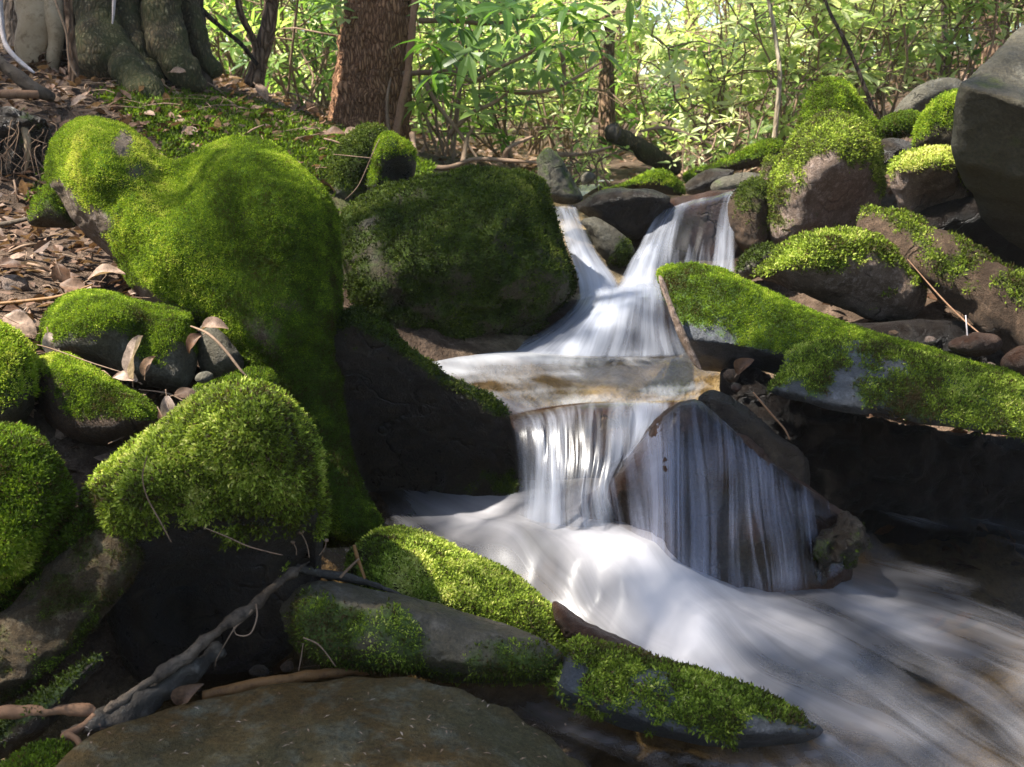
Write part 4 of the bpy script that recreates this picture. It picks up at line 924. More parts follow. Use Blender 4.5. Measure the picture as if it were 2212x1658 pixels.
M['white'] = wood_mat('bleached_wood', (.30, .26, .25), (.40, .36, .35), (.2, .17, .15), 40, .3)
RH = [(0, (.025, .055, .010)), (.3, (.06, .13, .018)), (.55, (.15, .25, .05)), (.8, (.31, .41, .11)), (1, (.56, .60, .32))]
M['rhodo'] = leaf_mat('rhododendron_leaf', RH, .55, .36, .5, 1.6)
M['canopy'] = leaf_mat('canopy_leaf', RH, .4, .5, .4, 1.2)
DL = [(0, (.05, .026, .014)), (.3, (.12, .062, .034)), (.6, (.22, .135, .085)), (.85, (.36, .25, .18)), (1, (.46, .36, .29))]
M['dead'] = leaf_mat('dry_fallen_leaf', DL, .3, .6, .3, 1.0, True)


def tubes_np(items, seg=5, res=3):
    VV, FF, k0 = [], [], 0
    for pts, rad in items:
        q = np.hstack([np.asarray(pts, float), (np.asarray(rad, float) * np.ones(len(pts)))[:, None]])
        out = []
        for i in range(len(q) - 1):
            p0, p1, p2, p3 = q[max(i - 1, 0)], q[i], q[i + 1], q[min(i + 2, len(q) - 1)]
            for j in range(res):
                t = j / res
                out.append(.5 * (2 * p1 + (p2 - p0) * t + (2 * p0 - 5 * p1 + 4 * p2 - p3) * t * t + (3 * p1 - p0 - 3 * p2 + p3) * t ** 3))
        out.append(q[-1]); q = np.array(out); c = q[:, :3]; rr = np.maximum(q[:, 3], 2e-4)
        tg = np.gradient(c, axis=0); tg /= np.maximum(np.linalg.norm(tg, axis=1, keepdims=True), 1e-9)
        a = np.cross(tg, [.31, .77, .55]); a /= np.maximum(np.linalg.norm(a, axis=1, keepdims=True), 1e-9); b_ = np.cross(tg, a)
        th = np.linspace(0, 2 * np.pi, seg, endpoint=False); n = len(c)
        V = (c[:, None] + (a[:, None] * np.cos(th)[None, :, None] + b_[:, None] * np.sin(th)[None, :, None]) * rr[:, None, None]).reshape(-1, 3)
        i = np.arange(n - 1)[:, None] * seg; j = np.arange(seg)[None]; j2 = (j + 1) % seg
        VV.append(V); FF.append(np.stack([i + j, i + j2, i + seg + j2, i + seg + j], -1).reshape(-1, 4) + k0); k0 += len(V)
    return np.vstack(VV), np.vstack(FF)


def broad_leaves(base, d, nrm, L, W, fold=.25, droop=.25, wave=None):
    """8-vertex folded leaves, one per row; returns V, F4, F3"""
    N = len(base)
    d = d / np.linalg.norm(d, axis=1, keepdims=True)
    s = np.cross(d, nrm); s /= np.maximum(np.linalg.norm(s, axis=1, keepdims=True), 1e-6); u = np.cross(s, d)
    L = (np.asarray(L) * np.ones(N))[:, None]; W = (np.asarray(W) * np.ones(N))[:, None]
    fold = (np.asarray(fold) * np.ones(N))[:, None]; droop = (np.asarray(droop) * np.ones(N))[:, None]
    def pt(t, w, k): return base + d * L * t + s * W * w + u * (abs(w) * W * fold * 1.0 - droop * L * t * t)
    V = np.stack([pt(0, 0, 0), pt(.33, -.5, 0), pt(.33, 0, 0), pt(.33, .5, 0), pt(.70, -.38, 0), pt(.70, 0, 0), pt(.70, .38, 0), pt(1, 0, 0)], 1).reshape(-1, 3)
    o = (np.arange(N) * 8)[:, None]
    F4 = np.concatenate([o + np.array([[1, 4, 5, 2]]), o + np.array([[2, 5, 6, 3]])], 0)
    F3 = np.concatenate([o + np.array([[0, 1, 2]]), o + np.array([[0, 2, 3]]), o + np.array([[4, 7, 5]]), o + np.array([[5, 7, 6]])], 0)
    return V, F4.astype(np.int32), F3.astype(np.int32)


def leaf_object(name, base, d, nrm, L, W, tint, mat, parent=None, fold=.25, droop=.25, kind=None, origin=None):
    V, F4, F3 = broad_leaves(base, d, nrm, L, W, fold, droop)
    t = np.asarray(tint) * np.ones(len(base))
    o = mesh_np(name, V, [F4, F3], mat, parent, smooth=False, origin=origin, fattrs={'tint': np.concatenate([np.tile(t, 2), np.tile(t, 4)])})
    if kind: o['kind'] = kind
    return o


def whorl_leaves(cent, axis, r, n=8, L=.12):
    """rosettes of rhododendron leaves"""
    K = len(cent)
    axis = axis / np.linalg.norm(axis, axis=1, keepdims=True)
    ref = r.normal(size=(K, 3)); a = np.cross(axis, ref); a /= np.linalg.norm(a, axis=1, keepdims=True); b_ = np.cross(axis, a)
    th = (np.arange(n) / n * 2 * np.pi)[None] + r.uniform(0, 6.28, (K, 1)) + r.normal(0, .18, (K, n))
    el = r.normal(.25, .28, (K, n))
    d = (a[:, None] * np.cos(th)[..., None] + b_[:, None] * np.sin(th)[..., None]) * np.cos(el)[..., None] + axis[:, None] * np.sin(el)[..., None]
    d = d.reshape(-1, 3); ax = np.repeat(axis, n, 0); base = np.repeat(cent, n, 0) + d * .012
    return base, d, ax


def branch_path(p0, p1, r, sag=.1, k=4, jit=.08):
    t = np.linspace(0, 1, k + 1)[:, None]; L = np.linalg.norm(p1 - p0)
    pts = p0 + (p1 - p0) * t + r.normal(size=(k + 1, 3)) * jit * L * np.sin(np.pi * t) + np.array([0, 0, 1]) * sag * L * np.sin(np.pi * t)
    return pts


def tree(name, label, pts, rad, mat, cat='tree', group=None, seg=20, amp=.01, ns=10, flute=None, height=9.0, crown=(1.6, 500), crown_tint=.4, seed=1, res=8, crown_h=None):
    """trunk through the given points, carried on upwards to a leafy crown above the view"""
    pts = np.array(pts, float); rad = list(np.asarray(rad, float) * np.ones(len(pts)))
    d = pts[-1] - pts[-2]; d /= np.linalg.norm(d); d = d * .5 + np.array([0, 0, .6]); d /= np.linalg.norm(d)
    top = pts[-1] + d * height * .55; top2 = pts[-1] + d * height
    pts2 = np.vstack([pts, pts[-1] + d * height * .15, top, top2]); rad2 = rad + [rad[-1] * .95, rad[-1] * .7, rad[-1] * .25]
    e = empty(name, pts[0], label, cat, group)
    tube('trunk', pts2, rad2, mat, e, seg, amp, ns, flute=flute, seed=seed, res=res)
    r = np.random.default_rng(seed * 31)
    R, n = crown
    if n:
        br, cen = [], []
        for k in range(max(6, n // 40)):
            t = r.uniform(.6, 1.0); p0 = pts[-1] + d * height * t
            a = r.uniform(0, 6.28); ln = R * (1.25 - .7 * (t - .45) / .55) * r.uniform(.6, 1.1)
            p1 = p0 + np.array([math.cos(a) * ln, math.sin(a) * ln, r.uniform(-.1, .35) * ln])
            pp = branch_path(p0, p1, r, .05, 4, .05); br.append((pp, np.linspace(.03, .006, 5)))
            m = n // max(6, n // 40)
            tt = r.uniform(.25, 1.05, m); cen.append(p0 + (p1 - p0) * tt[:, None] + r.normal(0, .16, (m, 3)) * ln ** .5)
        for bb in br:
            V, F = tubes_np([bb]); mesh_np('limb', V, F, mat, e)
        c = np.vstack(cen); ax = r.normal(size=(len(c), 3)) * .5 + np.array([0, 0, 1.0])
        b0, dd, nn = whorl_leaves(c, ax, r, 7, .1)
        leaf_object('crown', b0, dd, nn, r.uniform(.07, .12, len(b0)), .035, np.clip(np.repeat(r.normal(crown_tint, .15, len(c)), 7), 0, 1), M['canopy'], e, kind='stuff')
    return e


def build_trees():
    # hemlock
    def flh(t, th): return 1 + .05 * np.sin(th * 5 + t * 3) + .03 * np.sin(th * 11 + 9 * t) + .12 * np.exp(-t * 26) * (1 + .5 * np.sin(3 * th))
    tree('hemlock_tree', 'thick red brown hemlock trunk with furrowed bark behind the mossy boulders', [P(786, 330, 5.6), P(795, 250, 5.6), P(806, 150, 5.6), P(820, 0, 5.6), P(828, -90, 5.62)], [.225, .195, .183, .170, .165], M['hemlock'], seg=72, amp=.016, ns=16, flute=flh, height=14, crown=(2.2, 500), seed=3, res=16)
    tree('young_tree', 'slender bare stem growing close along the right side of the hemlock trunk', [P(853, 300, 5.25), P(866, 235, 5.25), P(880, 160, 5.25), P(890, 70, 5.25), P(895, 10, 5.25), P(905, -60, 5.25)], [.02, .018, .017, .017, .016, .014], M['tanbranch'], cat='sapling', seg=10, amp=.003, height=3, crown=(.8, 30), seed=4, crown_tint=.55)
    tube('dry_shoot', [P(843, 300, 5.3), P(836, 245, 5.32), P(838, 200, 5.34), P(845, 168, 5.36)], [.009, .008, .007, .003], M['twig'], seg=6, label='short thin dead stem against the foot of the hemlock trunk', cat='stem')
    # old buttressed tree
    e = empty('old_tree', P(300, 215, 4.7), 'old dark tree with swollen mossy buttress roots on the left bank', 'tree')
    tube('trunk', [P(300, 200, 4.95), P(300, 60, 4.95), P(300, -120, 4.98), P(300, -500, 4.9), P(340, -1000, 5.1), P(360, -2000, 5.2) + np.array([0, 0, 3.5])], [.30, .25, .21, .16, .13, .05], M['darkbark'], e, 40, .03, 5, flute=lambda t, th: 1 + .13 * np.sin(th * 6), seed=5)
    for k, (pp, rr) in enumerate([
        ([P(196, -120, 4.75), P(205, -10, 4.62), P(214, 60, 4.56), P(222, 118, 4.5), P(226, 165, 4.52), P(228, 205, 4.6)], [.085, .082, .085, .108, .09, .05]),
        ([P(226, 60, 4.62), P(262, 120, 4.48), P(290, 170, 4.42), P(322, 215, 4.36), P(345, 250, 4.34)], [.03, .06, .075, .07, .03]),
        ([P(258, -120, 4.85), P(268, -10, 4.72), P(284, 70, 4.66), P(302, 130, 4.6), P(330, 170, 4.55), P(345, 200, 4.52)], [.06, .056, .062, .06, .05, .03]),
        ([P(340, -120, 4.85), P(346, -10, 4.70), P(354, 70, 4.64), P(372, 125, 4.6), P(405, 165, 4.58), P(440, 190, 4.6)], [.085, .08, .08, .078, .06, .03]),
        ([P(392, -120, 4.95), P(402, -10, 4.86), P(418, 60, 4.82), P(440, 120, 4.8), P(468, 160, 4.78)], [.05, .045, .042, .04, .025]),
        ([P(292, 190, 4.45), P(282, 215, 4.36), P(278, 240, 4.32)], [.05, .055, .03])]):
        tube('root', pp, rr, M['oldbark'], e, 22, .018, 11, seed=10 + k, res=8)
    r = np.random.default_rng(5); c = P(360, -2000, 5.2) + np.array([0, 0, 3.5]) + r.normal(0, 1, (300, 3)) * [1.3, 1.3, .9]; ax = r.normal(size=(300, 3)) * .5 + [0, 0, 1.]
    b0, dd, nn = whorl_leaves(c, ax, r, 7); leaf_object('crown', b0, dd, nn, r.uniform(.07, .12, len(b0)), .035, np.clip(np.repeat(r.normal(.4, .15, 300), 7), 0, 1), M['canopy'], e, kind='stuff')
    # broken pale trunk
    e = empty('broken_tree', P(80, 160, 4.6), 'pale broken tree base with a dark hollow at the far left', 'tree stump')
    tube('trunk', [P(118, 150, 4.95), P(118, 40, 4.95), P(110, -150, 4.95), P(100, -400, 5.0)], [.24, .22, .2, .16], M['darkbark'], e, 24, .03, 6, seed=21)
    tube('split_wood', [P(64, 150, 4.6), P(70, 110, 4.58), P(76, 60, 4.58), P(74, 0, 4.6), P(66, -100, 4.65)], [.05, .062, .07, .075, .06], M['deadwood'], e, 16, .012, 9, seed=22)
    tube('split_wood', [P(112, 175, 4.6), P(116, 130, 4.57), P(122, 75, 4.56), P(112, 20, 4.58), P(100, -60, 4.6)], [.022, .026, .032, .045, .04], M['deadwood'], e, 12, .006, 12, seed=23)
    tube('dead_branch', [P(-4, -40, 4.1), P(3, 40, 4.1), P(10, 90, 4.08), P(34, 125, 4.05), P(74, 158, 4.02)], [.010, .009, .009, .008, .005], M['white'], seg=10, amp=.003, label='bleached white branch hanging at the top left corner', cat='branch')
    tree('young_tree', 'thin grey brown stem standing before the old buttressed tree', [P(160, 195, 4.3), P(157, 130, 4.3), P(151, 60, 4.3), P(145, -20, 4.3), P(143, -80, 4.3)], [.021, .018, .016, .016, .015], M['slimbark'], cat='sapling', seg=10, amp=.003, height=3, crown=(.8, 30), seed=6)
    tube('hanging_splinter', [P(247, -10, 4.5), P(245, 30, 4.5), P(241, 68, 4.5)], [.008, .006, .001], M['white'], seg=6, label='pale splinter hanging between the buttress roots', cat='splinter')
    tube('bent_shoot', [P(112, -20, 4.25), P(128, 25, 4.25), P(144, 75, 4.25), P(149, 130, 4.25), P(166, 165, 4.25)], [.004, .0045, .0045, .004, .004], M['twig'], seg=6, label='thin bent shoot beside the thin grey brown stem', cat='shoot')
    # Y sapling and leaning branches
    e = tree('young_tree', 'forked young tree with dark brown bark between the old tree and the hemlock', [P(548, 185, 5.3), P(556, 150, 5.3), P(568, 105, 5.3), P(580, 55, 5.3), P(588, -10, 5.3), P(592, -70, 5.3)], [.05, .041, .038, .036, .034, .033], M['slimbark'], seg=14, amp=.005, height=6, crown=(1.2, 60), seed=7)
    tube('fork', [P(560, 125, 5.29), P(545, 80, 5.27), P(520, 30, 5.25), P(508, -40, 5.25), P(500, -120, 5.3)], [.018, .017, .016, .015, .01], M['slimbark'], e, 10, .003)
    tube('dead_branch', [P(405, -20, 5.0), P(440, 25, 5.05), P(480, 62, 5.1), P(520, 95, 5.18), P(556, 140, 5.24)], [.011, .012, .011, .011, .009], M['darkbark'], seg=8, amp=.002, label='dark bare branch leaning diagonally against the forked young tree', cat='branch')
    # slim trunks further back
    tree('slim_tree', 'slim reddish trunk standing alone above the broken log', [P(1312, 310, 7.4), P(1311, 220, 7.4), P(1311, 120, 7.4), P(1314, 30, 7.4), P(1318, -60, 7.4)], [.066, .053, .049, .046, .044], M['slimbark'], seg=20, amp=.006, ns=14, height=13, crown=(1.6, 120), seed=8)
    tree('slim_tree', 'pale sunlit slim trunk right behind the slim reddish trunk', [P(1340, 265, 9.2), P(1338, 200, 9.2), P(1333, 120, 9.2), P(1330, -30, 9.2)], [.05, .043, .04, .038], M['palebark'], seg=14, amp=.004, height=13, crown=(1.6, 120), seed=9)
    tree('slim_tree', 'thin dark leaning trunk in the misty gap far behind', [P(1362, 205, 12), P(1376, 130, 12), P(1388, 60, 12), P(1398, -20, 12)], [.05, .045, .042, .04], M['darkbark'], seg=10, amp=.004, height=13, crown=(1.6, 80), seed=10)
    tree('slim_tree', 'dark reddish trunk deep in the thicket above the jutting boulder', [P(2140, 150, 8.2), P(2142, 70, 8.2), P(2144, -30, 8.2)], [.13, .12, .115], M['slimbark'], seg=24, amp=.012, height=13, crown=(1.8, 120), seed=11)
    tree('slim_tree', 'thin dark stem left of the dark reddish trunk in the thicket', [P(2036, 170, 7.5), P(2042, 100, 7.5), P(2040, 30, 7.5), P(2045, -40, 7.5)], [.026, .024, .022, .022], M['darkbark'], seg=10, amp=.003, height=4, crown=(1., 80), seed=12)
    tree('young_tree', 'pale sapling with a whorl of bright leaves before the sunny thicket', [P(1672, 312, 5.9), P(1676, 270, 5.9), P(1682, 200, 5.9), P(1684, 150, 5.9), P(1672, 60, 5.95), P(1655, -30, 6.0)], [.016, .014, .013, .012, .011, .010], M['palebark'], cat='sapling', seg=8, amp=.002, height=2, crown=(.8, 30), seed=13, crown_tint=.75)
    tree('young_tree', 'thin dark curved sapling behind the two humped boulder', [P(1890, 245, 5.8), P(1868, 190, 5.8), P(1840, 120, 5.8), P(1815, 70, 5.8), P(1790, 20, 5.85), P(1770, -50, 5.9)], [.012, .0115, .011, .010, .009, .008], M['darkbark'], cat='sapling', seg=8, amp=.002, height=2, crown=(.8, 30), seed=14, crown_tint=.7)
    tree('slim_tree', 'faint grey trunk far away left of the slim reddish trunk', [P(1222, 240, 15), P(1220, 120, 15), P(1216, -30, 15)], [.06, .055, .05], M['slimbark'], seg=10, amp=.004, height=13, crown=(1.8, 80), seed=15)
    # broken log
    e = empty('broken_log', P(1380, 340, 6.0), 'short broken log with a dark snapped end leaning over the upper stream', 'log')
    tube('bark', [P(1322, 286, 5.85), P(1345, 298, 5.9), P(1385, 322, 5.97), P(1420, 345, 6.05), P(1460, 366, 6.15)], [.048, .045, .047, .05, .04], M['oldbark'], e, 20, .012, 14, seed=31)
    tube('snapped_end', [P(1312, 280, 5.83), P(1318, 284, 5.84), P(1328, 289, 5.86)], [.020, .036, .046], M['rotwood'], e, 14, .014, 30, seed=32)
    # mossy log on the right bank
    e = empty('mossy_log', P(2050, 620, 3.4), 'thick decaying log with patchy moss lying across the right bank', 'log')
    pl = [P(1862, 488, 3.62), P(1930, 500, 3.55), P(2000, 545, 3.42), P(2080, 600, 3.30), P(2170, 660, 3.20), P(2290, 735, 3.1)]
    o = tube('trunk', pl, [.045, .062, .075, .088, .098, .105], M['brown'], e, 36, .02, 9, seed=33, res=14, flute=lambda t, th: 1 + .08 * np.sin(3 * th + 2 * t))
    me = o.data; V = np.empty(len(me.vertices) * 3); me.vertices.foreach_get('co', V); V = V.reshape(-1, 3) + np.array(e.location)
    me.calc_loop_triangles(); F = np.empty(len(me.loop_triangles) * 3, np.int32); me.loop_triangles.foreach_get('vertices', F); F = F.reshape(-1, 3)
    N = np.empty(len(V) * 3); me.vertex_normals.foreach_get('vector', N); N = N.reshape(-1, 3)
    mm = np.clip(.06 + .5 * N[:, 2] + .45 * vnoise(V, 7, 4, .8), 0, 1)
    me.attributes['moss'].data.foreach_set('value', mm.astype(np.float32))
    moss_mesh(e, V, F, N, mm, ms(MB_, .012, 22000, .48, 4), 77)
    tube('stub', [P(1862, 484, 3.60), P(1900, 474, 3.62), P(1945, 478, 3.6)], [.02, .032, .025], M['brown'], e, 12, .008, 14, seed=34)
# ------------------------------------------------------------------ rhododendron thicket
def shrub(base, h, sp, nb, nw, r, label, group, tint=.55, L=.12, lean=(0, 0), leaves=8):
    e = empty('rhododendron_bush', base, label, 'bush', group)
    br, cen, axs = [], [], []
    for k in range(nb):
        a = r.uniform(0, 6.28); rad = sp * r.uniform(.3, 1.0)
        top = base + np.array([math.cos(a) * rad + lean[0], math.sin(a) * rad + lean[1], h * r.uniform(.45, 1.05)])
        pp = branch_path(base + r.normal(0, .05, 3) * [1, 1, 0], top, r, r.uniform(-.05, .15), 4, .06)
        br.append((pp, np.linspace(.008, .004, 5)))
        for q in range(max(1, nw // nb)):
            t = r.uniform(.12, 1.0); i = min(int(t * 4), 3); p0 = pp[i] + (pp[i + 1] - pp[i]) * (t * 4 - i)
            d = r.normal(size=3); d[2] = abs(d[2]) * .6 - .1; d /= np.linalg.norm(d); ln = r.uniform(.12, .42) * (.6 + h * .25)
            p1 = p0 + d * ln
            br.append((branch_path(p0, p1, r, .05, 2, .06), np.linspace(.005, .003, 3)))
            cen.append(p1); axs.append(d * .6 + np.array([0, 0, .8]) + r.normal(size=3) * .35)
    V, F = tubes_np(br, 5, 2)
    mesh_np('branches', V, F, M['twig'], e)
    cen = cen + [x + r.normal(0, .09, 3) for x in cen]; axs = axs + axs
    c = np.array(cen); b0, dd, nn = whorl_leaves(c, np.array(axs), r, leaves, L)
    tint = tint + .10  # leaves lifted paler to stand in for haze and strong sun
    tt = np.repeat(r.normal(tint, .18, len(c)), leaves) + r.normal(0, .06, len(b0))
    ll = .74 * L * r.uniform(.55, 1.25, len(b0))
    leaf_object('foliage', b0, dd, nn, ll, ll * .29, np.clip(tt, 0, 1), M['rhodo'], e, .2, r.uniform(.05, .4, len(b0)), kind='stuff')
    return e


def copy_tree(o, loc, rz, sc):
    c = o.copy(); C.objects.link(c); c.location = loc; c.rotation_euler = (0, 0, rz); c.scale = (sc, sc, sc)
    for ch in o.children:
        d = ch.copy(); C.objects.link(d); d.parent = c
    return c


def build_shrubs():
    r = np.random.default_rng(42)
    G = 'rhododendron bushes of the thicket'
    def gp(px, D):
        p = P(px, 300, D); return np.array([p[0], D, float(ground_z(p[0], D)[0])])
    # named bushes nearest the stream
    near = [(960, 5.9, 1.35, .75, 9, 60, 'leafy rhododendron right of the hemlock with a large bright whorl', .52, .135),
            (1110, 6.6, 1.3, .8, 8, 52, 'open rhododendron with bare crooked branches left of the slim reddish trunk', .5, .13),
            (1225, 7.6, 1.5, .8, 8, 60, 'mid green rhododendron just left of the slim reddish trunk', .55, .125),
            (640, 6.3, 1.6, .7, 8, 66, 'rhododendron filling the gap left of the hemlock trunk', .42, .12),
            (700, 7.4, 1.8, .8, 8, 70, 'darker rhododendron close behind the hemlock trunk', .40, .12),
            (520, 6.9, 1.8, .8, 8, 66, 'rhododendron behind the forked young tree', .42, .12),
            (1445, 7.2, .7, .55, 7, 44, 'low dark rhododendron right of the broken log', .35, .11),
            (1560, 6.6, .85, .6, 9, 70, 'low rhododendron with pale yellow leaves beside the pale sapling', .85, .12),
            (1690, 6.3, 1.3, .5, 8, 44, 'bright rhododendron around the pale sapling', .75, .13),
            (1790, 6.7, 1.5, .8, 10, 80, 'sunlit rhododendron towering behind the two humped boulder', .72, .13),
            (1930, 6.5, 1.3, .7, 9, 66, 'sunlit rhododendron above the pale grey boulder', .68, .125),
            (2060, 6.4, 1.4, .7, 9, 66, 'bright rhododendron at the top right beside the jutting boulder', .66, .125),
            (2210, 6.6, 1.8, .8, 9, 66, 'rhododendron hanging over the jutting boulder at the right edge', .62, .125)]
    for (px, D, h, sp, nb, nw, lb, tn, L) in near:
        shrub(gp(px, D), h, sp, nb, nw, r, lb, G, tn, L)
    # seedlings on the forest floor
    for px, D, h, lb in [(1290, 6.3, .25, 'small seedling below the slim reddish trunk'), (1505, 5.7, .35, 'small pale leaved seedling by the water behind the upper falls'), (1240, 5.8, .22, 'small yellowish seedling beside the pointed rock'), (1590, 5.7, .4, 'pale upright seedling near the pale sapling')]:
        shrub(gp(px, D), h, .15, 4, 10, r, lb, 'seedlings on the forest floor', .8, .08, leaves=7)
    # prototypes of the deeper thicket, then individual copies
    lb2 = 'rhododendron bush deep in the sunlit thicket'
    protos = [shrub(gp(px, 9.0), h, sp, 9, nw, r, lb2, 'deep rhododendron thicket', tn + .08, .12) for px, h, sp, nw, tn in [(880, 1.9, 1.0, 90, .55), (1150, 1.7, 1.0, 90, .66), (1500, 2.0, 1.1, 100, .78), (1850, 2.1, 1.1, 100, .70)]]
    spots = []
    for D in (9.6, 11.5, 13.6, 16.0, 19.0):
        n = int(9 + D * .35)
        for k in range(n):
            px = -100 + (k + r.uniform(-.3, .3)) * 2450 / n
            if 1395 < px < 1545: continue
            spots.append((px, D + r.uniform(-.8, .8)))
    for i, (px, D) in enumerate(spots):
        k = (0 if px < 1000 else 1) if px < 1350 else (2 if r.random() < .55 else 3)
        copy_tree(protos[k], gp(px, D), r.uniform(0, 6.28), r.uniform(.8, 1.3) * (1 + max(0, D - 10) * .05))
    # leafy branches close to the hemlock that cross the view
    e = empty('rhododendron_branch', P(1000, 350, 5.4), 'crooked bare rhododendron limbs arching over the ground right of the hemlock', 'branch')
    limbs = [[(870, 160, 5.5), (971, 161, 5.5), (1025, 176, 5.45), (1078, 143, 5.4), (1150, 108, 5.4), (1200, 70, 5.4)], [(905, 45, 5.5), (980, 44, 5.5), (1060, 40, 5.5), (1160, 30, 5.45), (1260, 20, 5.4)],
             [(920, 180, 5.4), (949, 233, 5.4), (985, 280, 5.35), (1007, 315, 5.3), (1035, 348, 5.25)], [(860, 345, 5.2), (953, 358, 5.1), (1030, 345, 5.1), (1089, 340, 5.1), (1161, 358, 5.0), (1200, 350, 4.95)],
             [(970, 290, 5.4), (1025, 251, 5.4), (1060, 228, 5.4), (1096, 200, 5.4)], [(1090, 340, 5.1), (1110, 318, 5.1), (1150, 296, 5.15)], [(890, 290, 5.1), (900, 330, 5.05), (915, 355, 5.05)],
             [(1190, 335, 5.6), (1250, 335, 5.7), (1320, 318, 5.8)], [(1000, 352, 5.2), (1012, 305, 5.3), (1025, 275, 5.35)], [(1500, 300, 6.0), (1440, 280, 6.0), (1380, 285, 6.0)], [(1500, 300, 6.0), (1560, 330, 5.9), (1600, 350, 5.8)],
             [(1075, 190, 5.5), (1130, 205, 5.6), (1200, 190, 5.7), (1300, 135, 5.8)], [(1215, 110, 5.6), (1216, 160, 5.6), (1214, 185, 5.6)]]
    for L in limbs:
        pts = np.array([P(*q) for q in L]); pts[1:-1] += r.normal(0, .012, (len(L) - 2, 3))
        tube('limb', pts, np.linspace(.014, .006, len(L)), M['twig'], e, 7, .002, res=5)
    cen = np.array([P(*q) for q in [(1012, 112, 5.2), (1075, 65, 5.3), (1150, 40, 5.3), (1230, 30, 5.3), (1290, 45, 5.4), (960, 120, 5.4), (1110, 175, 5.4), (1185, 170, 5.5), (1030, 245, 5.3), (1260, 100, 5.5), (940, 30, 5.4), (1060, 20, 5.3), (1180, 5, 5.2), (1000, 15, 5.5), (1110, 10, 5.2), (950, 200, 5.4), (905, 225, 5.3), (1095, 200, 5.4), (1280, 10, 5.2)]])
    ax = r.normal(size=cen.shape) * .4 + np.array([0, -.35, .8]); ax[0] = [0, -.9, .45]
    b0, dd, nn = whorl_leaves(cen, ax, r, 9); sc = np.repeat(np.array([.16] + [.13] * (len(cen) - 1)), 9) * r.uniform(.75, 1.15, len(b0))
    leaf_object('foliage', b0, dd, nn, sc, sc * .27, np.clip(np.repeat(r.normal(.58, .14, len(cen)), 9), 0, 1), M['rhodo'], e, .2, r.uniform(.05, .45, len(b0)), kind='stuff')
    big = np.array([P(*q) for q in [(925, 95, 4.9), (990, 60, 4.8), (1055, 105, 5.0), (1120, 75, 4.8), (1195, 95, 5.0), (1255, 55, 4.9), (1290, 115, 5.1), (945, 160, 5.0), (1090, 20, 4.7), (1230, 15, 4.8), (985, 5, 4.8), (1175, 150, 5.1)]])
    ax = r.normal(size=big.shape) * .35 + np.array([0, -.2, .9]); b0, dd, nn = whorl_leaves(big, ax, r, 7); dd = dd + np.array([0, 0, -.35])
    sc = .15 * r.uniform(.7, 1.2, len(b0))
    leaf_object('leaves', b0, dd, nn, sc, sc * .28, np.clip(np.repeat(r.normal(.40, .12, len(big)), 7), 0, 1), M['rhodo'], e, .25, r.uniform(.2, .5, len(b0)), kind='stuff')
    # the single leaf hanging at the top edge
    e = empty('hanging_leaf', P(1362, 70, 3.6), 'single long dark green leaf hanging down from the top edge', 'leaf')
    leaf_object('blade', np.array([P(1360, -4, 3.6)]), np.array([[.02, .02, -1.]]), np.array([[.25, -1., .0]]), .11, .03, .42, M['rhodo'], e, .25, .05)
    tube('stalk', [P(1352, -60, 3.6), P(1358, -30, 3.6), P(1360, -3, 3.6)], .0016, M['twig'], e, 5)
    # far wood, one mass
    n = 3200
    px = r.uniform(-150, 2360, n); D = r.uniform(17, 34, n); p = P(px, 300, D); gz = ground_z(p[:, 0], D)
    hh = r.uniform(.1, 1, n) ** 1.2 * (1.5 + (D - 15) * .45)
    gap = (px > 1385) & (px < 1555); hh = np.where(gap, np.minimum(hh, 1.08 + D * 200 / FL - gz), hh)
    c = np.stack([p[:, 0], D, gz + np.maximum(hh, .1)], 1)
    b0, dd, nn = whorl_leaves(c, r.normal(size=(n, 3)) * .5 + [0, -.3, .8], r, 6)
    tn = np.repeat(np.clip(.9 + .2 * sinoise(c, .7, 4) + r.normal(0, .1, n), 0, 1), 6)  # far leaves coloured very pale, sunlight and mist put into the tint
    ll = np.repeat(.15 + (D - 15) * .012, 6) * r.uniform(.7, 1.2, len(b0))
    o = leaf_object('far_foliage', b0, dd, nn, ll, ll * .4, tn, M['rhodo'], None, .2, .2, kind='stuff', origin=(0, 20, 1))
    tag(o, 'mass of leaves on the far wooded slope, tinted pale for sun and mist', 'foliage')
    # trunks of the far wood
    for k, (px, D, rr) in enumerate([(470, 14, .09), (990, 17, .07), (1120, 21, .09), (1480, 19, .10), (1580, 16, .06), (1760, 20, .12), (1980, 15, .08)]):
        p = gp(px, D); lbs = ['dim trunk behind the forked young tree', 'dim trunk in the leaves right of the hemlock', 'pale distant trunk between the hemlock and the slim trunks', 'misty grey trunk in the bright gap', 'thin distant trunk left of the pale sapling', 'broad distant trunk behind the two humped boulder', 'distant trunk above the pale grey boulder']
        tree('forest_tree', lbs[k], [p - [0, 0, .2], p + [.02, 0, 1.2], p + [.06, 0, 2.6], p + [.08, 0, 4]], [rr * 1.2, rr, rr * .95, rr * .9], M['slimbark'] if k % 2 else M['palebark'], seg=12, amp=.01, height=12, crown=(2, 80), seed=50 + k, group='distant trees')
# ------------------------------------------------------------------ sticks, twigs, fallen leaves, litter
def stick(name, pts, rad, mat, label, cat='stick', **kw):
    return tube(name, [P(*q) for q in pts], rad, mat, label=label, cat=cat, **kw)


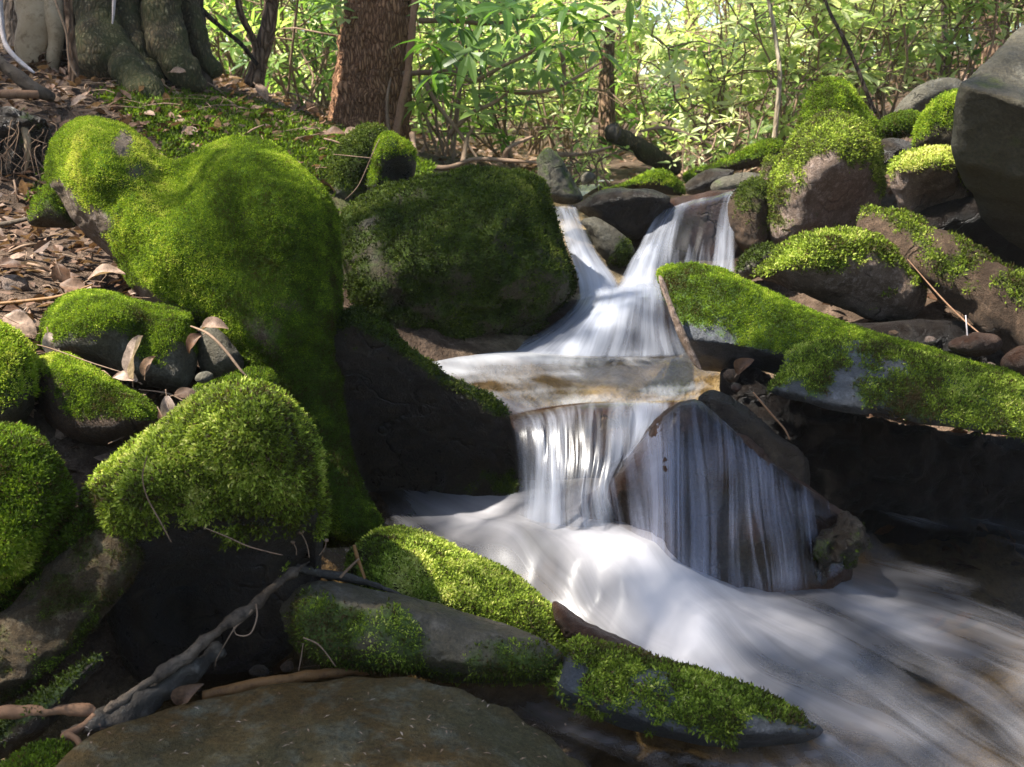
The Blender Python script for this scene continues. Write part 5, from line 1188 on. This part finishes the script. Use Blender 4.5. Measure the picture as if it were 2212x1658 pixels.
def fallen_leaf(p, d, n, L, W, label, tint, r, curl=.5, fold=.5, group='fallen dry leaves'):
    """a single curled dry leaf: a gridded blade with a midrib and a stalk"""
    nu, nv = 7, 11
    d = np.array(d, float); d /= np.linalg.norm(d); s = np.cross(d, n); s /= np.linalg.norm(s); u = np.cross(s, d)
    V = []
    ph = r.uniform(0, 6.28)
    for j in range(nv):
        t = j / (nv - 1); w = W * (math.sin(math.pi * min(1, t * .93 + .05)) ** .75) * (1 + .06 * math.sin(t * 31))
        for i in range(nu):
            a = (i / (nu - 1) - .5) * 2
            z = fold * abs(a) ** 1.6 * w * .8 - curl * L * (t - .35) ** 2 + .035 * L * math.sin(ph + t * 8 + a * 3)
            V.append(np.array(p) + d * L * (t - .3) + s * a * w * .5 * (1 - .25 * fold) + u * (z + .012))
    V = np.array(V); i = np.arange(nv - 1)[:, None] * nu; j = np.arange(nu - 1)[None]
    F = np.stack([i + j, i + j + 1, i + nu + j + 1, i + nu + j], -1).reshape(-1, 4)
    e = empty('fallen_leaf', p, label, 'leaf', group)
    o = mesh_np('blade', V, F, M['dead'], e, fattrs={'tint': np.full(len(F), tint)})
    mid = V.reshape(nv, nu, 3)[:, nu // 2]
    tube('stalk', np.vstack([mid[0] - d * L * .22 - u * .004, mid[0], mid[nv // 2], mid[-1]]) - u * .001, [.0013, .0013, .001, .0005], M['twig'], e, 5, res=3)
    return e


def build_debris():
    r = np.random.default_rng(99)
    # sticks in the foreground
    e = empty('fallen_branch', P(400, 1400, 1.9), 'long grey weathered branch slanting down to the foreground slab', 'branch')
    tube('wood', [P(668, 1213, 2.06), P(640, 1232, 2.03), P(600, 1262, 1.98), P(540, 1312, 1.94), P(470, 1362, 1.90), P(400, 1420, 1.85), P(330, 1468, 1.81), P(265, 1512, 1.78), P(190, 1562, 1.74), P(138, 1590, 1.71)],
         [.002, .006, .009, .0095, .011, .011, .0085, .0075, .0065, .006], M['greywood'], e, 24, .007, 28, res=12)
    tube('side_twig', [P(545, 1318, 1.93), P(525, 1340, 1.92), P(505, 1360, 1.91), P(470, 1420, 1.9), P(465, 1440, 1.9)], [.0022, .002, .0018, .0012, .001], M['twig'], e, 5)
    tube('side_twig', [P(553, 1305, 1.93), P(555, 1335, 1.92), P(540, 1370, 1.91), P(512, 1372, 1.91), P(503, 1352, 1.91)], [.002, .0018, .0016, .0014, .001], M['twig'], e, 5)
    stick('rotten_branch', [(470, 1402, 1.93), (420, 1440, 1.88), (350, 1488, 1.83), (280, 1535, 1.79), (215, 1568, 1.75), (180, 1580, 1.73)], [.014, .021, .026, .027, .020, .008], M['rotwood'], 'dark rotten branch lying just under the grey branch', 'branch', seg=20, amp=.012, ns=25, res=8)
    stick('fallen_branch', [(-80, 1546, 1.70), (0, 1541, 1.72), (60, 1536, 1.73), (120, 1533, 1.74), (180, 1533, 1.75), (202, 1540, 1.755)], [.012, .0105, .0112, .0098, .0105, .007], M['tanbranch'], 'smooth tan branch lying level at the left edge', 'branch', seg=16, amp=.004, ns=26, res=10)
    stick('bent_root', [(205, 1545, 1.745), (180, 1568, 1.73), (150, 1585, 1.71), (140, 1592, 1.70), (152, 1590, 1.70), (168, 1600, 1.69), (178, 1625, 1.66), (184, 1660, 1.62), (192, 1720, 1.57)], [.006, .0065, .008, .008, .006, .006, .006, .0055, .005], M['tanbranch'], 'bent tan root at the end of the tan branch', 'root', seg=10, amp=.0015, ns=20)
    stick('fallen_stick', [(440, 1506, 1.85), (500, 1490, 1.87), (580, 1475, 1.90), (660, 1462, 1.93), (730, 1452, 1.95), (790, 1447, 1.97), (815, 1450, 1.97)], [.011, .0125, .012, .0105, .009, .008, .004], M['brownwood'], 'brown wet stick lying along the back of the foreground slab', seg=14, amp=.004, ns=30)
    stick('dark_stick', [(640, 1228, 2.1), (700, 1242, 2.12), (760, 1250, 2.13), (820, 1268, 2.12), (870, 1288, 2.1)], [.009, .009, .009, .006, .003], M['rotwood'], 'dark stick lying behind the smooth olive stone', seg=10, amp=.004, ns=30)
    stick('twig', [(765, 1178, 2.06), (772, 1205, 2.06), (788, 1250, 2.06)], [.0035, .004, .003], M['brownwood'], 'short reddish twig standing before the dark hollow', 'twig', seg=7)
    stick('twig', [(735, 1248, 2.05), (752, 1230, 2.05), (775, 1208, 2.04)], [.003, .003, .002], M['twig'], 'pale twig crossing the short reddish twig', 'twig', seg=6)
    stick('twig', [(440, 1140, 1.86), (490, 1160, 1.86), (540, 1182, 1.87), (610, 1200, 1.88)], [.0008, .0014, .0014, .001], M['twig'], 'thin twig hanging across the dark side of the shaggy boulder', 'twig', seg=5)
    stick('twig', [(318, 985, 1.84), (308, 1030, 1.84), (318, 1075, 1.85), (345, 1125, 1.85), (370, 1172, 1.85)], [.0008, .0012, .0014, .0014, .0012], M['twig'], 'thin dry stalk drooping over the shaggy mossy boulder', 'stalk', seg=5)
    stick('twig', [(655, 1378, 1.9), (690, 1395, 1.9), (725, 1440, 1.9)], [.0015, .0018, .0012], M['twig'], 'curved twig before the smooth olive stone', 'twig', seg=5)
    stick('twig', [(655, 1390, 1.92), (650, 1425, 1.92), (645, 1450, 1.92)], [.001, .0014, .0012], M['twig'], 'tiny upright twig before the smooth olive stone', 'twig', seg=5)
    stick('twig', [(575, 735, 2.5), (610, 760, 2.5), (680, 800, 2.48), (745, 885, 2.4)][:0] or [(412, 705, 2.5), (450, 722, 2.48), (485, 755, 2.46), (520, 800, 2.44), (540, 820, 2.44)], [.002, .0035, .0035, .003, .001], M['twig'], 'pale twig leaning on the bare grey stone', 'twig', seg=6)
    stick('twig', [(80, 745, 2.42), (115, 755, 2.4), (200, 785, 2.38), (280, 810, 2.38)], [.001, .0015, .0015, .001], M['twig'], 'straw thin twig lying across the angular block', 'twig', seg=5)
    stick('twig', [(300, 842, 2.3), (360, 850, 2.3), (400, 868, 2.3), (440, 880, 2.3)], [.001, .0018, .0018, .001], M['twig'], 'thin twig bridging to the shaggy boulder', 'twig', seg=5)
    stick('twig', [(-20, 658, 2.7), (60, 650, 2.7), (130, 640, 2.68), (200, 615, 2.7)], [.004, .0045, .004, .002], M['brownwood'], 'brown stick on the leaf litter above the angular block', 'stick', seg=7)
    stick('twig', [(-20, 490, 3.1), (40, 478, 3.1), (75, 470, 3.1)], [.008, .008, .006], M['greywood'], 'grey stick at the left edge beside the saddle boulder', 'stick', seg=8, amp=.002)
    stick('fallen_branch', [(-30, 203, 3.9), (20, 204, 3.9), (82, 205, 3.95)], [.015, .015, .013], M['tanbranch'], 'short orange tan branch at the left edge under the broken tree', 'branch', seg=12, amp=.002)
    stick('fallen_branch', [(-10, 128, 4.0), (30, 160, 4.0), (80, 195, 4.0), (110, 212, 4.05)], [.02, .022, .026, .018], M['greywood'], 'thick greyish branch on the bank below the broken tree', 'branch', seg=14, amp=.006)
    stick('dead_branch', [(40, 255, 3.75), (58, 300, 3.72), (60, 340, 3.72), (52, 375, 3.74)][:0] or [(42, 255, 3.7), (56, 290, 3.68), (60, 330, 3.68), (56, 375, 3.7)], [.008, .013, .009, .001], M['deadwood'], 'pale pointed wood sliver hanging from the undercut bank', 'branch', seg=9)
    stick('twig', [(600, 850, 2.5)][:0] or [(745, 432, 3.7), (775, 400, 3.7), (806, 330, 3.7), (820, 300, 3.75)], [.001, .0018, .0018, .0012], M['twig'], 'bare forked pale twig in front of the leaning mossy boulder', 'twig', seg=5)
    stick('twig', [(720, 334, 3.7), (760, 338, 3.7), (800, 342, 3.7)], [.0015, .002, .002], M['twig'], 'thin level twig before the leaning mossy boulder', 'twig', seg=5)
    stick('twig', [(1627, 848, 2.42), (1645, 870, 2.42), (1675, 905, 2.42), (1695, 928, 2.42), (1706, 950, 2.42)], [.0015, .0025, .0025, .0022, .0018], M['tanbranch'], 'curved tan twig below the dead brown leaf', 'twig', seg=6)
    stick('twig', [(1960, 560, 3.2), (2030, 640, 3.1), (2080, 690, 3.05), (2118, 722, 3.0)], [.001, .0025, .0025, .002], M['tanbranch'], 'thin reddish twig running into the dark gap under the log', 'twig', seg=6)
    stick('twig', [(2086, 682, 3.02), (2088, 705, 3.0), (2090, 732, 2.99)], [.002, .0022, .002], M['white'], 'pale short twig standing on the flat reddish stone', 'twig', seg=6)
    # twigs on the forest floor
    spots = [(430, 170, 4.7, 60, 40), (480, 210, 4.6, 70, 50), (560, 240, 4.7, 80, 40), (650, 265, 4.8, 60, 20), (620, 200, 5.2, 70, 30), (700, 300, 4.4, 60, 25), (520, 300, 4.2, 50, -30), (150, 240, 4.1, 60, 25), (200, 265, 4.0, 60, 35), (100, 300, 3.8, 15, 80), (60, 330, 3.8, 10, 70), (30, 390, 3.6, 12, 60), (20, 545, 3.0, 60, -18), (60, 570, 2.9, 50, 20), (110, 590, 2.85, 30, 45), (330, 175, 4.4, 40, 20), (400, 150, 4.6, 50, 35)]
    for k, (x, y, D, dx, dy) in enumerate(spots):
        tube('twig', [P(x, y, D), P(x + dx * .5, y + dy * .5 - 4, D - .02), P(x + dx, y + dy, D)], [.004, .004, .002], M['twig'], seg=5, label='small dry twig among the leaf litter on the left bank', cat='twig', group='twigs on the left bank')
    # single leaves that stand out
    def fl(px, py, D, ddx, ddz, L, W, lb, tint, curl=.5, fold=.5, n=(0, -.6, .8), dy=-.1): fallen_leaf(P(px, py, D), (ddx, dy, ddz), n, L * .85, W * .8, lb, tint, r, curl * .8, fold * .55)
    fl(300, 790, 2.30, .25, .95, .115, .06, 'tall pale dry leaf standing upright between the mossy stones', .95, .2, .9, (-.8, -.6, 0))
    fl(325, 800, 2.32, .3, .6, .06, .04, 'small orange brown leaf beside the tall pale leaf', .62, .5, .6)
    fl(280, 825, 2.30, -.6, .2, .06, .04, 'pale curled leaf at the foot of the tall pale leaf', .9, .8, .6)
    fl(215, 600, 2.75, .9, .3, .11, .05, 'long tan curled leaf lying above the angular block', .8, .8, .6, (0, -.5, .9))
    fl(455, 712, 2.52, .7, .1, .07, .05, 'crumpled grey brown leaf on the bare grey stone', .75, .9, .8)
    fl(430, 738, 2.50, -.3, -.3, .06, .045, 'dark crumpled leaf beside the bare grey stone', .3, .9, .7)
    fl(365, 875, 2.24, .1, -.5, .075, .045, 'pale curled leaf wedged behind the shaggy boulder', .92, .9, .8)
    fl(395, 860, 2.25, .9, .0, .06, .04, 'rusty leaf lying behind the shaggy boulder', .55, .5, .5)
    fl(350, 900, 2.24, .3, -.6, .05, .035, 'brown leaf tucked below the pale curled leaf', .5, .8, .6)
    fl(410, 1515, 1.80, .3, .5, .07, .06, 'curled brown leaf beside the rotten branch', .42, 1.0, 1.0)
    fl(395, 1545, 1.78, .9, .1, .05, .035, 'pale leaf scrap under the curled brown leaf', .85, .6, .6)
    fl(1605, 800, 2.55, .4, .5, .06, .05, 'dead brown leaf stuck between the mossy slabs', .25, .9, .9)
    fl(130, 588, 2.85, .2, -.6, .08, .06, 'rust red leaf on the leaf litter beside the pale stone', .32, .4, .4)
    fl(10, 580, 2.85, .9, .1, .08, .05, 'dark red leaf at the left edge on the litter', .2, .5, .5)
    fl(150, 625, 2.72, .6, -.2, .09, .06, 'broad brown leaf just above the angular block', .45, .5, .4)
    fl(30, 700, 2.55, .8, -.4, .10, .07, 'broad pale tan leaf at the left edge above the mossy stone', .78, .4, .4)
    fl(110, 735, 2.5, .2, -.8, .07, .05, 'pinkish pale leaf beside the angular block', .97, .5, .5)
    fl(380, 160, 4.35, .9, .05, .07, .05, 'orange leaf lying on the buttress root', .7, .3, .3)
    fl(560, 195, 4.6, .4, -.5, .09, .06, 'tan leaf on the bank left of the hemlock', .72, .5, .4)
    fl(715, 292, 4.3, .9, .1, .09, .06, 'reddish leaf near the foot of the hemlock', .4, .5, .4)
    fl(755, 292, 4.3, .7, .3, .08, .05, 'curled tan leaf at the foot of the hemlock', .66, .7, .5)
    fl(168, 228, 4.0, .5, .3, .08, .06, 'pale leaf on the bank beneath the thin stem', .85, .4, .4)
    fl(240, 300, 3.4, .3, .4, .05, .03, 'white leaf scrap stuck behind the saddle boulder', 1.0, .3, .3)
    # leaf litter (uncountable)
    def litter(n, xr, yr, L, tint, filt=None, name='leaf_litter', lab='', extra_z=.0):
        x = r.uniform(*xr, n); y = r.uniform(*yr, n); k = np.ones(n, bool) if filt is None else filt(x, y); x, y = x[k], y[k]
        z = ground_z(x, y) + r.uniform(.0, .035, len(x)) + extra_z; n = len(x)
        a = r.uniform(0, 6.28, n); d = np.stack([np.cos(a), np.sin(a), r.normal(0, .35, n)], 1); nn = r.normal(size=(n, 3)) * .45 + [0, 0, 1]
        ll = L * r.uniform(.5, 1.25, n)
        o = leaf_object(name, np.stack([x, y, z], 1), d, nn, ll, ll * r.uniform(.4, .6, n), np.clip(r.normal(tint, .22, n), 0, 1), M['dead'], None, r.uniform(-.2, .7, n), r.uniform(-.3, .6, n), kind='stuff', origin=(xr[0], yr[0], 0))
        tag(o, lab, 'leaf litter'); return o
    litter(9000, (-2.6, -.45), (2.1, 5.8), .052, .42, lambda x, y: x < -.45 - .12 * (y - 2) + .0 * y, lab='dry brown leaves covering the left bank')
    litter(5200, (-3, 4.5), (5.3, 12), .085, .5, lambda x, y: np.abs(x - .35 - .06 * (y - 4)) > .22, lab='dry leaves on the forest floor behind the stream')
    litter(1500, (1.1, 3.2), (2.6, 5.5), .07, .35, lab='dry leaves in the gaps of the right bank')
    # moss carpet on the bank below the old tree
    n = 15000; x = r.uniform(-1.55, -.35, n); y = r.uniform(3.55, 5.3, n)
    w = smoothstep(.40, .62, .55 + .35 * sinoise(np.stack([x, y, 0 * x], 1), 5, 8) + .2 * np.exp(-((x + 1.0) / .35) ** 2 - ((y - 4.2) / .5) ** 2))
    k = r.random(n) < w; x, y = x[k], y[k]; n = len(x); z = ground_z(x, y)
    p = np.repeat(np.stack([x, y, z + .01], 1), 5, 0); rn = r.normal(size=(len(p), 3)); L = .022 * r.uniform(.6, 1.3, len(p))
    V, F, t = leaves_np(p + rn * .006, rn * .8 + [0, 0, .9], r.normal(size=p.shape), L, L * .4, np.clip(np.repeat(r.normal(.36, .13, n), 5), 0, 1), .2)
    o = mesh_np('moss_carpet', V, F, MV, origin=(-1, 4, 1), smooth=False, fattrs={'tint': t}); tag(o, 'dark green moss carpet on the bank below the old tree', 'moss', kind='stuff')
    # roots and rootlets under the cut bank
    it = []
    for k in range(90):
        x = r.uniform(-20, 110); y = r.uniform(250, 440); D = 3.72 + r.uniform(-.08, .05)
        it.append((np.array([P(x, y, D), P(x + r.normal(0, 14), y + r.uniform(10, 30), D), P(x + r.normal(0, 25), y + r.uniform(40, 90), D)]), [.0018, .0016, .0008]))
    V, F = tubes_np(it); o = mesh_np('rootlets', V, F, M['twig']); tag(o, 'tangle of fine rootlets hanging from the cut bank', 'rootlets', kind='stuff')
    # fine twigs and needles over the litter
    it = []
    for k in range(1100):
        left = k < 650
        x, y = (r.uniform(-2.5, -.5), r.uniform(2.2, 5.6)) if left else (r.uniform(-2.5, 4), r.uniform(5.2, 9))
        if x > -.45 - .12 * (y - 2) and left: continue
        z = float(ground_z(x, y)[0]) + r.uniform(.005, .045); a = r.uniform(0, 6.28); L = r.uniform(.05, .22); dz = r.normal(0, .1) * L
        dx, dy = math.cos(a) * L, math.sin(a) * L
        it.append((np.array([[x, y, z], [x + dx * .5 + r.normal(0, .01), y + dy * .5, z + dz * .5 + .008], [x + dx, y + dy, z + dz]]), np.array([1, .9, .5]) * r.uniform(.0008, .0028)))
    V, F = tubes_np(it, 4, 2); o = mesh_np('twig_litter', V, F, M['twig']); tag(o, 'fine broken twigs strewn over the leaf litter', 'twigs', kind='stuff')
    # pebbles in the gaps between the boulders
    for k, (x, y, D, rad, mt, lb) in enumerate([(440, 815, 2.45, .022, 'greyrock', 'small grey pebble under the bare grey stone'), (120, 690, 2.6, .016, 'tan', 'small tan pebble left of the angular block'), (40, 680, 2.6, .02, 'tan', 'tan pebble on the litter at the left edge'), (1590, 838, 2.6, .02, 'wetbrown', 'wet brown pebble below the dead brown leaf'),
            (1580, 812, 2.7, .024, 'brown', 'brown pebble beside the dead brown leaf'), (2010, 735, 3.0, .018, 'tan', 'tan pebble left of the flat reddish stone'), (1930, 720, 3.1, .016, 'brown', 'small brown pebble above the mossy slab'), (2140, 790, 2.95, .014, 'tan', 'tiny pale pebble right of the flat reddish stone'),
            (1600, 385, 4.7, .04, 'greyrock', 'small grey stone behind the grey stone at the lip'), (1480, 440, 4.5, .03, 'dark', 'dark pebble at the left end of the wide fall lip'), (1270, 385, 4.9, .04, 'greyrock', 'grey pebble behind the dark overhanging slab'), (1210, 395, 4.8, .03, 'brown', 'brown pebble right of the pointed rock'),
            (560, 1450, 1.95, .02, 'dark', 'dark pebble behind the brown wet stick'), (620, 1440, 1.97, .016, 'brown', 'brown pebble left of the smooth olive stone'), (940, 1490, 1.92, .014, 'wetbrown', 'reddish pebble below the smooth olive stone'), (905, 1478, 1.93, .010, 'tan', 'tiny orange pebble below the smooth olive stone'), (985, 1500, 1.9, .012, 'wetbrown', 'small wet pebble on the back edge of the foreground slab')]):
        q = np.random.default_rng(300 + k); nu, nv = 14, 9; th = np.linspace(0, 2 * np.pi, nu, endpoint=False); ph = np.linspace(.02, np.pi - .02, nv)
        V = np.array([[math.sin(a) * math.cos(t), math.sin(a) * math.sin(t), math.cos(a)] for a in ph for t in th]) * np.array([1, q.uniform(.6, .9), q.uniform(.45, .7)])
        V = V * (1 + .22 * vnoise(V, 1.6, 3, .9, k * 3.3))[:, None] * rad; a = q.uniform(0, 6.28); V[:, :2] = V[:, :2] @ np.array([[math.cos(a), -math.sin(a)], [math.sin(a), math.cos(a)]])
        V = V + P(x, y, D); ii = np.arange(nv - 1)[:, None] * nu; jj = np.arange(nu)[None]
        F = np.stack([ii + jj, ii + nu + jj, ii + nu + (jj + 1) % nu, ii + (jj + 1) % nu], -1).reshape(-1, 4)
        o = mesh_np('pebble', V, F, M[mt], attrs={'moss': np.zeros(len(V))}); tag(o, lb, 'pebble', 'pebbles between the boulders')
    # needles on the foreground slab and slabs
    n = 150; px = r.uniform(180, 1240, n); py = 1480 + (1658 - 1480) * r.random(n) + np.abs(px - 780) * .12
    p = PZ(px, py, .1225); a = r.uniform(0, 6.28, n); d = np.stack([np.cos(a), np.sin(a), 0 * a], 1); L = r.uniform(.006, .016, n)
    V, F, t = leaves_np(p, d, np.tile([0, 0, 1.], (n, 1)), L, L * .22, np.clip(r.normal(.7, .2, n), 0, 1)); o = mesh_np('needle_litter', V, F, M['dead'], smooth=False, fattrs={'tint': t}); tag(o, 'orange needle flecks scattered on the foreground slab', 'needles', kind='stuff')
    # small dried seed heads in the dark hollow
    for k, (x, y, D, hx, hy) in enumerate([(668, 1205, 2.05, 650, 1150), (690, 1200, 2.06, 705, 1168), (640, 1200, 2.05, 632, 1172)]):
        e = empty('seed_head', P(x, y, D), ['largest dry seed head on a thin stalk in the dark hollow', 'small seed head right of the largest one', 'small seed head left of the largest one'][k], 'seed head', 'dry seed heads')
        tube('stalk', [P(x, y, D), P((x + hx) / 2 + 4, (y + hy) / 2, D), P(hx, hy, D)], .0011, M['twig'], e, 5)
        c = P(hx, hy, D); th = np.linspace(0, 2 * np.pi, 10, endpoint=False); ph = np.linspace(.15, np.pi - .15, 7); rr = .0065 if k == 0 else .0045
        V = np.array([[c[0] + rr * math.sin(a) * math.cos(t), c[1] + rr * math.sin(a) * math.sin(t), c[2] + rr * .8 * math.cos(a)] for a in ph for t in th]) + r.normal(0, .0005, (70, 3))
        i = np.arange(6)[:, None] * 10; j = np.arange(10)[None]; F = np.stack([i + j, i + (j + 1) % 10, i + 10 + (j + 1) % 10, i + 10 + j], -1).reshape(-1, 4)
        mesh_np('head', V, F, M['twig'], e)


# ------------------------------------------------------------------ added unseen trees, leaf clumps set along sun rays to shade chosen spots
SHADE = [  # (px, py, D, radius in metres, leaf density): spots the added leaf clumps are aimed to shade
    (700,600,2.8,.14,.4),(560,480,2.8,.12,.25),(700,800,2.7,.14,.8),(790,930,2.5,.16,.9),(690,1090,2.3,.12,.9),(1020,890,2.7,.18,.9),(960,600,3.6,.5,.75),(850,480,3.6,.3,.5),(1120,520,3.6,.4,.7),(1270,560,4.0,.4,.55),(1230,700,3.6,.35,.6),(1250,840,3.0,.35,.5),(1480,960,2.6,.26,.6),(1650,1120,2.6,.3,.6),(1250,1060,2.6,.28,.7),
    (960,1400,1.98,.15,.9),(760,1370,1.98,.12,.8),(560,1330,1.9,.16,.9),(420,1430,1.9,.18,.9),(700,1560,1.85,.3,.9),(1150,1520,1.85,.28,.9),(1450,1560,1.85,.26,.8),(400,1600,1.75,.3,.9),(1000,1620,1.7,.3,.9),(120,900,2.3,.07,.7),
    (1800,1560,1.9,.3,.55),(2050,1480,2.0,.3,.45),(2000,1230,2.5,.4,.9),(1880,860,2.6,.2,.5),(2140,900,2.6,.2,.5),(2200,450,3.2,.45,.8),(1560,1640,1.7,.3,.8),(1900,1680,1.7,.35,.5),(2200,1650,1.8,.4,.5),
    (300,100,4.6,.45,.7),(420,180,4.5,.3,.5),(50,350,3.8,.22,.9),(90,60,4.5,.35,.6),(1320,470,4.4,.25,.5),(1080,1300,2.2,.10,.4),(1500,1450,1.95,.14,.3),
    (1500,500,4.3,.3,.7),(1720,1420,2.1,.16,.7),(1900,1400,2.2,.2,.75),(2080,1340,2.3,.25,.6),(1780,980,2.8,.22,.9),(2000,1040,2.9,.35,.9),(2180,1100,2.9,.35,.9),(1350,1290,2.3,.12,.5),(1180,1210,2.4,.12,.5),(500,620,2.8,.14,.4),(1680,1290,2.3,.16,.6),(1400,700,3.6,.2,.6),
    (560,1600,1.75,.3,.9),(800,1600,1.8,.3,.9),(1000,1540,1.85,.3,.8),(250,1640,1.7,.25,.9),(640,520,2.8,.16,.4),(1080,1010,2.75,.14,.9),(1650,850,2.7,.16,.5),
    (180,250,4.0,.28,.8),(470,260,4.4,.3,.5),(1720,930,2.7,.14,.9),(1640,900,2.65,.1,.8),(1820,1060,2.8,.2,.9),(1450,1370,2.2,.08,.4),(1382,1610,1.78,.12,.9),(1890,1200,2.6,.16,.9),(1550,800,2.75,.09,.95)
]


def build_added_shade():
    r = np.random.default_rng(5)
    trunks = [((-4.2, -.9), 'added unseen tree casting shade from left of the viewpoint'), ((-3.4, -2.2), 'added unseen tree casting shade from behind the viewpoint'), ((-5.0, 3.2), 'added unseen tree casting shade from the left bank outside the view')]
    cl = []
    for (px, py, D, rad, dens) in SHADE:
        s = r.uniform(5.5, 7.0); cl.append((P(px, py, D) + SUN_DIR * s, rad, dens))
    for k, ((x, y), lb) in enumerate(trunks):
        mine = [c for c in cl if np.argmin([np.hypot(c[0][0] - t[0][0], c[0][1] - t[0][1]) for t in trunks]) == k]
        z = float(ground_z(x, y)[0]); e = empty('added_shade_tree', (x, y, z), lb, 'tree', 'added shade trees outside the view')
        top = np.array([x + .3, y + .2, z + 9])
        tube('trunk', [(x, y, z - .3), (x + .05, y, z + 2), (x + .15, y + .1, z + 5), top], [.28, .22, .18, .06], M['hemlock'], e, 24, .02, 8)
        if not mine: continue
        br, B, Dd, Nn, T = [], [], [], [], []
        for c, rad, dens in mine:
            st = np.array([x + .12, y + .08, z + np.clip(c[2] - z - 1.2, 2.5, 8.5)])
            br.append((branch_path(st, c, r, .08, 4, .03), np.linspace(.014, .005, 5)))
            n = int(dens * rad * rad * 900)
            q = r.normal(size=(n, 3)); q /= np.linalg.norm(q, axis=1, keepdims=True); q *= rad * r.random((n, 1)) ** .42; q[:, 2] *= .45
            B.append(c + q); a = r.uniform(0, 6.28, n); Dd.append(np.stack([np.cos(a), np.sin(a), r.normal(-.1, .3, n)], 1)); Nn.append(r.normal(size=(n, 3)) * .35 + [0, 0, 1]); T.append(np.clip(r.normal(.45, .15, n), 0, 1))
            for _ in range(4):
                br.append((branch_path(st + (c - st) * .8, c + r.normal(0, rad * .4, 3), r, .05, 3, .05), np.linspace(.006, .003, 4)))
        for bb in br:
            V, F = tubes_np([bb]); mesh_np('limb', V, F, M['darkbark'], e)
        B, Dd, Nn, T = np.vstack(B), np.vstack(Dd), np.vstack(Nn), np.concatenate(T); L = r.uniform(.06, .10, len(B))
        leaf_object('crown', B, Dd, Nn, L, L * .55, T, M['canopy'], e, .1, .15, kind='stuff')
# ------------------------------------------------------------------ mist
HAZE = 0.0012


def build_air():
    lo, hi = np.array([-62., -16, -4.]), np.array([62., 72, 26.])
    V = np.array([[x, y, z] for x in (lo[0], hi[0]) for y in (lo[1], hi[1]) for z in (lo[2], hi[2])])
    F = np.array([[0, 1, 3, 2], [4, 6, 7, 5], [0, 4, 5, 1], [2, 3, 7, 6], [0, 2, 6, 4], [1, 5, 7, 3]])
    m, nt, n, l = newmat('thin_mist')
    v = n.new('ShaderNodeVolumePrincipled'); v.inputs['Color'].default_value = (.95, .97, .92, 1)
    v.inputs['Density'].default_value = HAZE; v.inputs['Density Attribute'].default_value = ''; v.inputs['Anisotropy'].default_value = .2
    o = n.new('ShaderNodeOutputMaterial'); l.new(v.outputs[0], o.inputs['Volume'])
    ob = mesh_np('haze', V, F, m, origin=(0, 0, 0), smooth=False)
    tag(ob, 'pale sunlit mist thickening between the far trees', 'haze', kind='stuff')
# ------------------------------------------------------------------ camera, light, build
def build_camera():
    cd = bpy.data.cameras.new('camera'); co = bpy.data.objects.new('camera', cd); C.objects.link(co)
    co.location = CAM; co.rotation_euler = (math.pi / 2 - PITCH, 0, 0)
    cd.sensor_width = 36.0; cd.lens = 36.0 * FL / IW; cd.clip_end = 500; cd.clip_start = .05
    cd.dof.use_dof = True; cd.dof.focus_distance = 2.6; cd.dof.aperture_fstop = 8.0
    scene.camera = co


SUN_EL, SUN_AZ = math.radians(56), math.radians(-114)   # azimuth from +Y towards +X
SUN_DIR = np.array([math.sin(SUN_AZ) * math.cos(SUN_EL), math.cos(SUN_AZ) * math.cos(SUN_EL), math.sin(SUN_EL)])


def build_light():
    w = bpy.data.worlds.new('World'); scene.world = w; w.use_nodes = True
    nt = w.node_tree; nt.nodes.clear(); b = NB(nt)
    sk = b.node('ShaderNodeTexSky', sky_type='NISHITA', sun_disc=False, sun_elevation=SUN_EL, sun_rotation=SUN_AZ)
    bg = b.node('ShaderNodeBackground'); nt.links.new(sk.outputs[0], bg.inputs[0]); bg.inputs[1].default_value = 0.08
    ow = b.node('ShaderNodeOutputWorld'); nt.links.new(bg.outputs[0], ow.inputs[0])
    sd = bpy.data.lights.new('sun', 'SUN'); sd.energy = 5.0; sd.angle = math.radians(1.0); sd.color = (1, .95, .87)
    so = bpy.data.objects.new('sun', sd); C.objects.link(so)
    so.rotation_euler = Vector(-SUN_DIR).to_track_quat('-Z', 'Y').to_euler(); so.location = (0, 0, 12)
    scene.view_settings.view_transform = 'Standard'; scene.view_settings.look = 'None'
    scene.view_settings.exposure = EXPOSURE; scene.view_settings.gamma = 1
    scene.render.engine = 'CYCLES'
    cy = scene.cycles
    cy.max_bounces = 6; cy.diffuse_bounces = 3; cy.glossy_bounces = 2; cy.transmission_bounces = 3; cy.transparent_max_bounces = 24
    cy.use_denoising = True; cy.caustics_reflective = False; cy.caustics_refractive = False
    cy.sample_clamp_indirect = 6


EXPOSURE = 1.95
import time as _t
_t0 = _t.time()
def run(nm):
    if nm in globals():
        globals()[nm](); print('built', nm, round(_t.time() - _t0, 1))
for nm in ('build_camera', 'build_light', 'build_ground', 'build_rocks', 'build_water', 'build_trees', 'build_shrubs', 'build_debris', 'build_added_shade', 'build_air'):
    run(nm)
